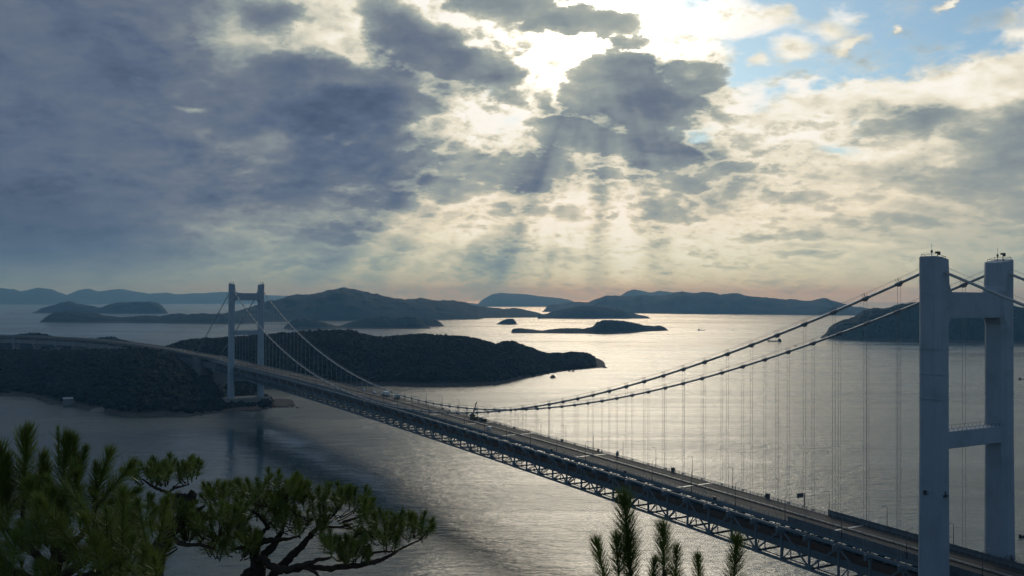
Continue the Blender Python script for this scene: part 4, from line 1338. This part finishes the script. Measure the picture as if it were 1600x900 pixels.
for i, (k, lab) in enumerate(((9, 'pair member of two bright cars on the viaduct, the nearer one'), (11, 'pair member of two bright cars on the viaduct, the farther one'))):
    car(lab, 0, 0, 'white', 'cars on the viaduct', 0.2, base=VPTS[0] + vp[k] + Vector((0, 0, 0.55)))

# ------------------------------------------------------------------ boats, beacons and rocks
def boat(name, label, px, py, length, rz, hull, house, cat='boat', mast=True, group=None):
    p = at_z(px, py)
    o = empty(name, (p.x, p.y, 0), rz, label, cat, group)
    L_, B = length, length * 0.2
    hgt = max(0.9, length * 0.06)
    rings = []
    for u, wdt, rise in ((-0.5, .75, 0.1), (-0.4, 1, 0.0), (0.1, 1, 0), (0.3, .8, .15), (0.42, .45, .45), (0.5, .06, .8)):
        x = u * L_
        h = hgt * (1 + rise)
        rings.append([(x * .97, -B / 2 * wdt * .7, -0.4), (x, -B / 2 * wdt, h), (x, B / 2 * wdt, h), (x * .97, B / 2 * wdt * .7, -0.4)])
    MB().loft(rings).build('hull', M[hull], o)
    hs = MB().box(-0.45 * L_, -0.25 * L_, -B * .36, B * .36, hgt, hgt + L_ * .085)
    hs.box(-0.42 * L_, -0.29 * L_, -B * .3, B * .3, hgt + L_ * .085, hgt + L_ * .14)
    ho = hs.build('deckhouse', M[house], o)
    MB().box(-0.288 * L_, -0.286 * L_, -B * .26, B * .26, hgt + L_ * .095, hgt + L_ * .125).build('window', M['glass'], ho)
    if mast:
        MB().bar((-0.36 * L_, 0, hgt + L_ * .14), (-0.36 * L_, 0, hgt + L_ * .24), .2, .2).bar((0.3 * L_, 0, hgt), (0.3 * L_, 0, hgt + L_ * .13), .2, .2).build('mast', M['dark'], o)
    return o


boat('cargo_ship', 'dark low cargo ship with stern deckhouse beneath the near main cable', 1210, 533.6, 44, math.pi + 0.05, 'dark', 'dark', 'ship')
boat('fishing_boat', 'tiny dark boat to the right of the cargo ship between the two cables', 1243, 540.8, 9, 0.3, 'dark', 'dark', mast=False)
boat('cargo_ship', 'long dark vessel low on the water off the right end of the long islet', 1096, 516.4, 32, 0.1, 'dark', 'dark', 'ship', mast=False)
boat('cargo_ship', 'dark vessel on the water right of centre between the islet and the near cable', 1146, 516.2, 15, 0.15, 'dark', 'dark', 'ship', mast=False)
boat('fishing_boat', 'small dark boat in the bright water below the long islet', 922.5, 525, 9, 0.5, 'dark', 'dark', mast=False)
boat('fishing_boat', 'dark boat at the right edge of the picture beyond the near tower', 1598, 592.8, 14, 0.1, 'dark', 'dark')
boat('fishing_boat', 'tiny pale boat alone on the dim water at the left', 76, 515.6, 11, 0.2, 'white', 'white', mast=False)
boat('fishing_boat', 'small dark boat off the dark headland left of the near tower', 1317, 534.5, 8, 0.4, 'dark', 'dark', mast=False)
boat('fishing_boat', 'dark work boat near the hillside water at the far right', 1598, 839, 5.0, 0.3, 'dark', 'dark', mast=False)


def rock(name, label, px, py, size, flat=0.55, group=None, parent=None):
    p = at_z(px, py)
    vv = BALL2[0].copy()
    n = fbm(vv[:, 0] * 2.1 + px, vv[:, 1] * 2.1 + vv[:, 2] * 1.7 + py, 3)
    vv *= (0.6 + 0.8 * n)[:, None]
    vv *= np.array([size, size * 0.75, size * flat])
    o = link(name, np_mesh(name, vv, BALL2[1], M['rock'], False), None, (p.x, p.y, -0.1 * size))
    return props(o, label, 'rock', group)


rock('rock', 'dark lone rock standing in the glittering water below the headland', 864, 590, 4.6, 0.95)
rock('rock', 'dark rock at the foot of the headland, left of a close pair', 889, 580.4, 3.0, 0.6)
rock('rock', 'dark rock just off the headland, right of a close pair', 895.5, 580.6, 2.6, 0.8)
rock('rock', 'rock at the very tip of the wooded headland', 944, 574.6, 5.5, 0.45)
rock('rock', 'low dark rock on the shore by the bend of the headland', 835, 588.5, 3.5, 0.5)
rock('rock', 'small dark rock off the shore behind the middle of the bridge', 773, 602.6, 2.6, 0.6)
rock('rock', 'dark rocky spit right of the far tower pier', 436, 635, 19.0, 0.2)
rock('rock', 'dark rock at the end of the spit right of the far tower pier', 452, 634, 9.0, 0.3)
rock('rock', 'small rock in the water off the spit by the far tower', 464, 637.4, 1.8, 0.7)
rock('rock', 'small rock between the spit and the open water, nearer the pier', 456.5, 636.2, 2.2, 0.5)
rock('rock', 'dark shore rock below the pale bank at the left', 80, 631.5, 9.0, 0.35)
p = at_z(607, 516.2)
isl = rock('rock', 'low dark reef in front of the wooded hills that carries a beacon', 608, 516.2, 17.0, 0.2)
bc = empty('beacon', (p.x - 4, p.y, 1.0), 0, 'slim dark beacon tower standing on the low reef', 'beacon')
MB().tube([(0, 0, 0), (0, 0, 7), (0, 0, 7.1), (0, 0, 8)], [1.6, 1.0, 1.4, 1.4], 10).build('tower', M['dark'], bc)
MB().tube([(0, 0, 8), (0, 0, 9.6), (0, 0, 10.4)], [0.8, 0.8, 0.1], 8).build('lantern', M['grey_paint'], bc)

def shore_rocks(name, land, n):
    vs, fs = [], []
    tm = crown_templates(6, BALL1, 0.5)
    k0 = 0
    for i in range(n):
        a = random.uniform(land.az[0], land.az[-1])
        if fbm(np.array([a * 60]), np.array([1.7]), 3)[0] < 0.47: continue
        d = np.interp(a, land.az, land.near) + random.gauss(2.0, 2.5)
        r_ = random.uniform(0.5, 1.5) ** 2 * 1.2
        v_ = tm[i % 6] * np.array([r_ * 1.3, r_, r_ * 0.6]) + np.array([d * math.sin(a), d * math.cos(a), 0.0])
        vs.append(v_)
        fs.append(BALL1[1] + k0)
        k0 += len(v_)
    props(link(name, np_mesh(name, np.concatenate(vs), np.concatenate(fs), M['rock'], False)), kind='stuff')


shore_rocks('shore_rocks', head_land, 420)
shore_rocks('shore_rocks', left_land, 420)

# pale bank, beach and a house on the western slope
def patch(name, px0, px1, py0, py1, z0, z1, mat, n=14):
    """a sloping strip of bare shore between water and trees"""
    vs, fs = [], []
    for i in range(n + 1):
        u = i / n
        px = px0 + (px1 - px0) * u
        e = math.sin(u * math.pi) ** 0.5
        lo = at_z(px, py1 + 1.0, 0.0)
        d0_ = math.hypot(lo.x, lo.y)
        hi_ = at_d(px, py1 + (py0 - py1) * e, d0_ + 14)
        k = 2.2 * vnoise(np.array([px * 0.3]), np.array([py0 * 1.0]))[0]
        mid = (lo + hi_) / 2 + Vector((0, 0, 0.6 + k))
        vs += [(lo.x, lo.y, -0.3), tuple(mid), tuple(hi_), (hi_.x * 1.02, hi_.y * 1.02, hi_.z - 2.0)]
    for i in range(n):
        for k in range(3):
            a = i * 4 + k
            fs.append((a, a + 4, a + 5, a + 1))
    o = link(name, np_mesh(name, vs, fs, M[mat], True))
    return props(o, kind='structure')


patch('shore', 60, 90, 609, 619, 0, 6, 'sand')
patch('beach', 140, 186, 636, 643, 0, 3, 'sand')
hp = at_d(111, 590.5, 1215)
hs = empty('house', (hp.x, hp.y, float(left_land.height(np.array([math.atan2(hp.x, hp.y)]), np.array([1215.0]))[0][0]) + 8.0), 0.5, 'low pale roofed building among the trees on the left slope', 'building')
MB().box(-8, 8, -3, 3, -8, -0.2).build('wall', M['old_concrete'], hs)
MB().prism([(-8.6, -3.6, -0.2), (8.6, -3.6, -0.2), (8.6, 3.6, -0.2), (-8.6, 3.6, -0.2)], [(-8.6, -0.1, 1.5), (8.6, -0.1, 1.5), (8.6, 0.1, 1.5), (-8.6, 0.1, 1.5)]).build('roof', M['grey_paint'], hs)

# ------------------------------------------------------------------ hillside below the lookout
nr, na = 40, 64
rr_ = np.concatenate([[0.0], np.geomspace(1.0, 330, nr - 1)])
aa = np.linspace(-math.pi, math.pi, na)
RR, AA = np.meshgrid(rr_, aa, indexing='ij')
X, Y = RR * np.sin(AA), RR * np.cos(AA)
front = np.clip((np.cos(AA) + 0.35) / 1.1, 0, 1)
Z = 127.0 - RR * (0.06 + 0.56 * front) + (fbm(X / 9, Y / 9, 4) - 0.5) * np.clip(RR / 6, 0, 3.0)
Z = np.maximum(Z, -2)
idx = np.arange(nr * na).reshape(nr, na)
fc = np.stack([idx[:-1, :-1], idx[:-1, 1:], idx[1:, 1:], idx[1:, :-1]], -1).reshape(-1, 4)
props(link('hillside', np_mesh('hillside', np.stack([X, Y, Z], -1).reshape(-1, 3), fc, M['soil'], True)), kind='structure')


def ground(x, y):
    a, r = math.atan2(x, y), math.hypot(x, y)
    f_ = min(1, max(0, (math.cos(a) + 0.35) / 1.1))
    return 127.0 - r * (0.06 + 0.56 * f_)


# ------------------------------------------------------------------ pines in front of the lookout
def shoot_mesh(name, length, n, nl, a0, a1, width=0.0024, droop=0.0, top=0.12, start=0.0, stem_r=0.006):
    """stem along +z with needles in a bottle-brush; a0/a1 = needle angle off the stem at the foot and tip (degrees)"""
    vs, fs = [], []
    zs = start * length + (rng.random(n) ** 0.9) * length * (1 - start)
    ntop = int(n * top)
    zs[:ntop] = length * (0.94 + 0.06 * rng.random(ntop))
    ph = rng.random(n) * 6.2832
    for i in range(n):
        u = zs[i] / length
        ang = R(a0 + (a1 - a0) * u + rng.normal(0, 8))
        if i < ntop: ang = R(abs(rng.normal(0, 26)))
        L_ = nl * rng.uniform(0.72, 1.12) * (0.86 if u > 0.9 else 1)
        d = np.array([math.sin(ang) * math.cos(ph[i]), math.sin(ang) * math.sin(ph[i]), math.cos(ang)])
        side = np.cross(d, rng.normal(size=3))
        side /= np.linalg.norm(side)
        b = np.array([d[0] * stem_r, d[1] * stem_r, zs[i]])
        mid = b + d * L_ * 0.55
        d2 = d + np.array([0, 0, 0.16])
        tip = mid + d2 / np.linalg.norm(d2) * L_ * 0.45
        k = len(vs)
        wv = side * width / 2
        vs += [tuple(b - wv), tuple(b + wv), tuple(mid + wv), tuple(mid - wv), tuple(tip)]
        fs += [(k, k + 1, k + 2), (k, k + 2, k + 3), (k + 3, k + 2, k + 4)]
    k = len(vs)
    ns = 5
    for j, zz in enumerate((-0.03, length * 0.5, length * 0.97)):
        for q in range(ns):
            a = 6.2832 * q / ns
            rad = stem_r * (1.25 - 0.35 * j)
            vs.append((rad * math.cos(a), rad * math.sin(a), zz))
    for j in range(2):
        for q in range(ns):
            a, b = k + j * ns + q, k + j * ns + (q + 1) % ns
            fs += [(a, b, b + ns), (a, b + ns, a + ns)]
    me = np_mesh(name, vs, fs, M['needles'], False)
    return me


LEADER = [shoot_mesh('needle_shoot', 0.46, 760, 0.185, 54, 28, width=0.003) for _ in range(3)]
BUSHY = [shoot_mesh('needle_shoot', 0.34, 420, 0.12, 62, 24, top=0.2) for _ in range(4)]
SLIM = [shoot_mesh('needle_shoot', 0.26, 190, 0.06, 22, 12) for _ in range(2)]
BRUSH = [shoot_mesh('needle_shoot', 0.28, 420, 0.125, 50, 24, width=0.003) for _ in range(3)]
TUFT = [shoot_mesh('needle_tuft', 0.10, 150, 0.11, 80, 25, top=0.35) for _ in range(6)]
TUFTB = [shoot_mesh('needle_tuft', 0.12, 130, 0.095, 78, 18, top=0.35, width=0.0038) for _ in range(6)]
bud_me = MB().tube([(0, 0, -0.01), (0, 0, 0.015), (0, 0, 0.045), (0, 0, 0.065)], [0.006, 0.010, 0.007, 0.001], 6).mesh('bud', M['bud'], True)


def put_shoot(tree, me, base, tip=None, direction=None, scale=1.0, bud=False, keep=1.0):
    o = bpy.data.objects.new(me.name.split('.')[0], me)
    COL.objects.link(o)
    o.parent = tree
    d = (tip - base) if tip is not None else direction
    d = d.normalized()
    q = d.to_track_quat('Z', 'Y') @ Quaternion((0, 0, 1), random.random() * 6.28)
    o.rotation_mode = 'QUATERNION'
    o.rotation_quaternion = q
    o.location = base - tree.location
    if isinstance(scale, (int, float)): scale = (scale,) * 3
    o.scale = scale
    if bud:
        L_ = max(v.co.z for v in me.vertices) * 0.0 + (0.46 if me in LEADER else 0.34 if me in BUSHY else 0.28)
        b = link('bud', bud_me, o, (0, 0, L_))
    return o


def limb(tree, pts, radii, name='branch', n=8):
    pts = [p - tree.location for p in pts]
    # a little crookedness
    sp = spline(pts, 5)
    m_ = MB()
    if tree.get('slim'): radii = [r_ * 0.8 for r_ in radii]
    rs = np.interp(np.linspace(0, 1, len(sp)), np.linspace(0, 1, len(radii)), radii)
    sp2 = []
    for i, p in enumerate(sp):
        j = rs[i] * 0.35
        sp2.append(p + Vector((random.uniform(-j, j), random.uniform(-j, j), random.uniform(-j, j))))
    m_.tube(sp2, [r_ * random.uniform(0.9, 1.14) for r_ in rs], n)
    return m_.build(name, M['bark'], tree, True)


def pine(label, bx, by):
    return empty('pine_tree', (bx, by, ground(bx, by)), 0, label, 'pine tree', 'pines in front of the lookout')


UPV = Vector((0, 0, 1))
CAMP = Vector((0, 0, CAM_Z))


def rand_up(tilt):
    a = random.random() * 6.283
    t_ = R(abs(random.gauss(0, tilt)))
    return Vector((math.sin(t_) * math.cos(a), math.sin(t_) * math.sin(a), math.cos(t_)))


def pad(tree, meshes, px0, px1, py0, py1, depth, n, tilt=38, spread=0.35, scale=(0.8, 1.15), arch=0.45):
    """a flat-bottomed cushion of tufts, each with a twig down to the cushion's underside"""
    tw = MB()
    cx = (px0 + px1) / 2
    cen = at_d(cx, py1, depth)
    n = int(n * 0.88)
    for i in range(n):
        u = random.uniform(-1, 1)
        lim = math.sqrt(max(0.05, 1 - u * u))
        px = cx + u * (px1 - px0) / 2 * 0.94
        top = py1 + (py0 - py1) * (lim ** arch) * 1.0
        py = py1 + (top - py1) * random.random() ** 0.75 * 0.86
        dd = depth + random.gauss(0, spread)
        b = at_d(px, py, dd)
        d = rand_up(tilt)
        d = (d + Vector((u * 0.45, 0, 0.15))).normalized()
        s = random.uniform(*scale)
        put_shoot(tree, random.choice(meshes), b, direction=d, scale=s)
        if i % 2 == 0:
            foot = b + (cen - b) * 0.55
            foot.z = max(foot.z - 0.02, cen.z)
            tw.tube([foot - tree.location, (foot + b) / 2 - tree.location + Vector((0, 0, -0.015)), b - tree.location], [0.008, 0.006, 0.004], 5)
    props(tw.build('twigs', M['bark'], tree, True), kind='stuff')


# pine with spreading flat cushions, centre left
DB = 9.6
bb = at_d(402, 1000, DB)
tb = pine('spreading pine with dark forked limbs and flat needle cushions, left of centre', bb.x, bb.y)
tb['slim'] = 1
g0 = Vector((bb.x + 0.3, bb.y, ground(bb.x + 0.3, bb.y) - 0.2))
limb(tb, [g0, at_d(404, 960, DB), at_d(403, 900, DB), at_d(400, 872, DB), at_d(397, 850, DB)], [0.12, 0.10, 0.082, 0.066, 0.048], 'trunk', 10)
P = lambda px, py, dd=0.0: at_d(px, py, DB + dd)
limb(tb, [P(398, 852), P(415, 846), P(432, 844), P(450, 842, .1), P(468, 838, .2)], [0.05, 0.04, 0.03, 0.02, 0.012])
limb(tb, [P(403, 885, .05), P(412, 870, .1), P(428, 850, .2), P(438, 836, .25), P(445, 815, .3)], [0.06, 0.055, 0.048, 0.035, 0.015])
limb(tb, [P(420, 905, .1), P(440, 884, .2), P(458, 866, .25), P(475, 850, .3), P(490, 830, .3), P(510, 812, .3)], [0.065, 0.055, 0.05, 0.042, 0.03, 0.012])
limb(tb, [P(404, 876, -.1), P(415, 878, -.15), P(430, 888, -.2), P(446, 891, -.25), P(470, 884, -.3), P(495, 876, -.3), P(516, 872, -.3)], [0.06, 0.05, 0.045, 0.042, 0.035, 0.025, 0.012])
limb(tb, [P(446, 891, -.25), P(480, 886, -.2), P(512, 888, -.1), P(545, 886, 0), P(575, 880, 0), P(596, 875, .1)], [0.04, 0.038, 0.036, 0.034, 0.032, 0.028])
limb(tb, [P(596, 875, .1), P(610, 868, .1), P(625, 858, .1), P(640, 851, .1), P(660, 842, .1)], [0.026, 0.02, 0.016, 0.012, 0.008])
limb(tb, [P(575, 880, 0), P(580, 866, .1), P(600, 862, .2), P(618, 862, .2)], [0.024, 0.02, 0.014, 0.008])
limb(tb, [P(397, 905, -.1), P(388, 893, -.1), P(380, 905, -.2)], [0.05, 0.045, 0.04])
limb(tb, [P(399, 856), P(402, 845), P(408, 835, .1), P(416, 826, .1), P(424, 815, .1)], [0.045, 0.035, 0.028, 0.02, 0.012])
limb(tb, [P(470, 884, -.3), P(490, 893, -.3), P(500, 903, -.3)], [0.025, 0.02, 0.014])
limb(tb, [P(395, 862), P(384, 857), P(372, 856), P(360, 860)], [0.04, 0.03, 0.02, 0.012])
limb(tb, [P(420, 826, .1), P(405, 806, .1), P(390, 797, .1), P(360, 790, .1), P(335, 786, .1)], [0.026, 0.02, 0.016, 0.012, 0.006])
limb(tb, [P(445, 815, .3), P(430, 798, .3), P(415, 790, .3)], [0.02, 0.014, 0.008])
limb(tb, [P(500, 822, .3), P(530, 824, .3), P(552, 818, .3)], [0.02, 0.014, 0.008])
for a in ((322, 372, 767, 797, 16), (372, 476, 744, 797, 44), (345, 420, 775, 812, 14), (428, 580, 764, 822, 66), (425, 510, 806, 838, 22), (556, 645, 807, 850, 30), (620, 674, 822, 846, 14),
          (500, 585, 838, 880, 30), (536, 575, 862, 888, 10), (345, 398, 836, 876, 18), (585, 625, 842, 866, 8)):
    pad(tb, TUFTB, *a[:4], DB + 0.15, a[4], scale=(0.8, 1.15), tilt=30)

# broken-topped pine behind it
DD = 9.0
bd = at_d(236, 1010, DD)
td = pine('pine with a broken-off leaning trunk and one branch of needles to its left', bd.x, bd.y)
Q = lambda px, py, dd=0.0: at_d(px, py, DD + dd)
limb(td, [Vector((bd.x, bd.y, ground(bd.x, bd.y) - 0.2)), Q(232, 950), Q(240, 890), Q(246, 866), Q(258, 838), Q(276, 818), Q(290, 803), Q(296, 786), Q(299.5, 772)], [0.15, 0.12, 0.085, 0.075, 0.066, 0.06, 0.056, 0.05, 0.044], 'trunk', 10)
limb(td, [Q(295, 776), Q(285, 774), Q(272, 775), Q(262, 770), Q(250, 765), Q(238, 760), Q(222, 748)], [0.022, 0.02, 0.02, 0.017, 0.014, 0.011, 0.006])
limb(td, [Q(263, 770), Q(270, 764), Q(280, 761), Q(295, 757)], [0.013, 0.011, 0.009, 0.005])
limb(td, [Q(293, 803), Q(306, 798), Q(321, 790)], [0.022, 0.018, 0.010])
limb(td, [Q(283, 812, .1), Q(305, 809, .2), Q(332, 810, .2), Q(352, 808, .2)], [0.028, 0.022, 0.018, 0.01])
limb(td, [Q(262, 834), Q(285, 850, -.1), Q(312, 851, -.1), Q(335, 858, -.1)], [0.026, 0.02, 0.016, 0.01])
limb(td, [Q(248, 866), Q(262, 861), Q(276, 854)], [0.014, 0.01, 0.006])
limb(td, [Q(244, 880), Q(258, 870), Q(278, 857)], [0.014, 0.01, 0.006])
limb(td, [Q(243, 886), Q(250, 884), Q(257, 882)], [0.012, 0.009, 0.006])
limb(td, [Q(262, 834), Q(240, 822, .1), Q(215, 815, .1), Q(190, 812, .1)], [0.03, 0.025, 0.02, 0.012])
for a in ((209, 250, 731, 758, 14), (235, 285, 729, 762, 22), (280, 313, 727, 758, 12), (188, 255, 786, 832, 34), (252, 300, 792, 822, 20), (266, 318, 808, 852, 26), (306, 380, 804, 846, 30), (318, 350, 846, 874, 9),
          (345, 385, 798, 830, 12), (360, 398, 838, 872, 10)):
    pad(td, TUFTB, *a[:4], DD + 0.1, a[4], scale=(0.75, 1.05), tilt=30)

# young dense pine filling the lower left corner
DA = 6.2
ba = at_d(70, 1120, DA)
ta = pine('young dense pine with tall upright shoots filling the lower left corner', ba.x, ba.y)
W = lambda px, py, dd=0.0: at_d(px, py, DA + dd)
limb(ta, [Vector((ba.x, ba.y, ground(ba.x, ba.y) - 0.2)), W(72, 1050), W(78, 960), W(84, 900), W(92, 850), W(97, 800), W(96, 770)], [0.085, 0.07, 0.055, 0.045, 0.034, 0.024, 0.014], 'trunk', 10)
for pts, rr in (([W(84, 900), W(60, 870), W(40, 845), W(36, 813), W(38, 780)], [0.03, 0.024, 0.018, 0.014, 0.009]),
                ([W(86, 880), W(115, 850), W(140, 815), W(150, 780)], [0.03, 0.022, 0.014, 0.009]),
                ([W(86, 905, .2), W(130, 880, .3), W(180, 850, .3), W(215, 835, .3)], [0.03, 0.025, 0.018, 0.01]),
                ([W(80, 930, -.3), W(120, 905, -.4), W(160, 890, -.4), W(200, 870, -.4)], [0.03, 0.025, 0.018, 0.01]),
                ([W(80, 940, -.3), W(50, 910, -.4), W(20, 890, -.4), (W(-10, 860, -.4))], [0.03, 0.025, 0.018, 0.01]),
                ([W(60, 868), W(30, 850, .2), W(5, 815, .3), W(-8, 770, .3)], [0.02, 0.016, 0.012, 0.008]),
                ([W(148, 795), W(160, 782), W(172, 765)], [0.012, 0.009, 0.006])):
    limb(ta, pts, rr)
for me, b, t_, s in ((BUSHY[0], (36, 806), (39, 678), 1.30), (BUSHY[1], (37, 770), (44, 672), 1.0), (BUSHY[2], (96, 806), (101, 712), 1.25), (BUSHY[3], (97, 765), (104, 716), 0.85), (SLIM[0], (92, 722), (90.5, 678), 0.75),
                     (BRUSH[0], (117, 745), (116, 700), 0.75), (BRUSH[1], (147, 780), (164, 730), 0.95), (BRUSH[2], (161, 778), (194, 740), 0.85), (BRUSH[0], (162, 792), (184, 781), 0.7), (BRUSH[1], (3, 790), (1, 720), 1.1),
                     (BRUSH[2], (14, 780), (12, 728), 0.8), (BRUSH[0], (62, 776), (66, 732), 0.8), (BRUSH[2], (123, 748), (129, 722), 0.6), (BUSHY[2], (150, 815), (150, 765), 0.9), (BUSHY[1], (66, 815), (70, 760), 0.9),
                     (BUSHY[3], (125, 815), (122, 752), 1.0), (BUSHY[0], (12, 815), (10, 765), 0.9)):
    put_shoot(ta, me, W(*b), W(*t_), scale=s, bud=(me in BRUSH or me in BUSHY))
for (x0, x1, y0, y1, n) in ((-20, 180, 785, 850, 46), (-25, 240, 840, 935, 80), (150, 250, 832, 905, 36)):
    for i in range(n):
        px, py = random.uniform(x0, x1), random.uniform(y0, y1)
        b = W(px, py, random.uniform(-0.75, 0.9))
        d = (rand_up(40) + Vector((0, -0.25, 0.2))).normalized()
        put_shoot(ta, random.choice(TUFT + BUSHY[:2]), b, direction=d, scale=random.uniform(0.55, 1.0))

# tips of a pine standing lower on the slope, bottom right of centre
DC = 5.9
bcx = at_d(1030, 1150, DC)
tcn = pine('tips of a young pine rising from below the bottom edge in front of the truss', bcx.x, bcx.y)
C_ = lambda px, py, dd=0.0: at_d(px, py, DC + dd)
limb(tcn, [Vector((bcx.x, bcx.y, ground(bcx.x, bcx.y) - 0.2)), C_(1032, 1080), C_(1036, 1000), C_(1038, 940), C_(1038, 890)], [0.07, 0.05, 0.032, 0.018, 0.009], 'trunk', 10)
for pts, rr in (([C_(1034, 1030), C_(1008, 980), C_(990, 930), C_(984, 880)], [0.03, 0.022, 0.015, 0.009]), ([C_(1004, 975), C_(975, 940), C_(967, 900)], [0.014, 0.011, 0.007]), ([C_(1005, 975), C_(955, 940), C_(945, 900)], [0.014, 0.011, 0.007]),
                ([C_(1035, 1020), C_(1075, 985), C_(1120, 950), C_(1144, 905)], [0.028, 0.02, 0.014, 0.009]), ([C_(1038, 960), C_(1050, 930), C_(1054, 900)], [0.012, 0.009, 0.006]), ([C_(1090, 975), C_(1095, 940), C_(1092, 910)], [0.012, 0.009, 0.006]),
                ([C_(1012, 985), C_(1016, 950), C_(1019, 915)], [0.012, 0.009, 0.006])):
    limb(tcn, pts, rr)
for me, b, t_, s in ((LEADER[0], (984, 884), (977, 800), 0.86), (LEADER[1], (987, 935), (984, 870), 0.75), (BRUSH[0], (967, 905), (964, 858), 0.85), (BRUSH[1], (946, 912), (936, 866), 0.9), (LEADER[2], (1038, 908), (1036, 842), 0.68),
                     (BRUSH[2], (1054, 915), (1056, 878), 0.75), (BRUSH[0], (1093, 925), (1091, 893), 0.7), (BRUSH[1], (1018, 930), (1021, 898), 0.7), (LEADER[0], (1145, 922), (1151, 856), 0.64)):
    put_shoot(tcn, me, C_(*b), C_(*t_), scale=s, bud=True)

# dry shrub caught beside the near tower's seaward leg
sp_ = wp(-7.0, -13.2, tz(0) + 0.3)
sh = empty('dry_shrub', sp_, 0, 'small dark dry shrub behind the noise wall at the near tower leg', 'shrub')
br = MB()
for i in range(60):
    d = rand_up(42)
    L_ = random.uniform(1.6, 4.6)
    m1 = d * L_ * 0.6
    m2 = m1 + (d + rand_up(60) * 0.5).normalized() * L_ * 0.4
    br.tube([(0, 0, 0), tuple(m1), tuple(m2)], [0.05, 0.035, 0.012], 4)
br.build('twigs', M['bark'], sh)
lf = MB()
for i in range(500):
    d = rand_up(45) * random.uniform(1.6, 4.4)
    a = Vector((random.gauss(0, 1), random.gauss(0, 1), random.gauss(0, 1))).normalized() * 0.16
    b = a.orthogonal().normalized() * 0.1
    k = len(lf.v)
    lf.v += [tuple(d - a), tuple(d + b), tuple(d + a), tuple(d - b)]
    lf.f.append((k, k + 1, k + 2, k + 3))
props(lf.build('foliage', M['bark'], sh), kind='stuff')

# ------------------------------------------------------------------ sea haze
HAZE = 6.0e-5
me = MB().box(-54000, 54000, -54000, 54000, -4.0, 620.0)
hm, t, out = mat_base('haze_air')
vol = t.n('ShaderNodeVolumePrincipled', Color=(0.25, 0.58, 1.0, 1), Absorption_Color=(1, 1, 1, 1), Density=HAZE, Anisotropy=0.35)
t.set(out, 'Volume', vol.outputs[0])
hz = me.build('haze', hm)
props(hz, kind='stuff')
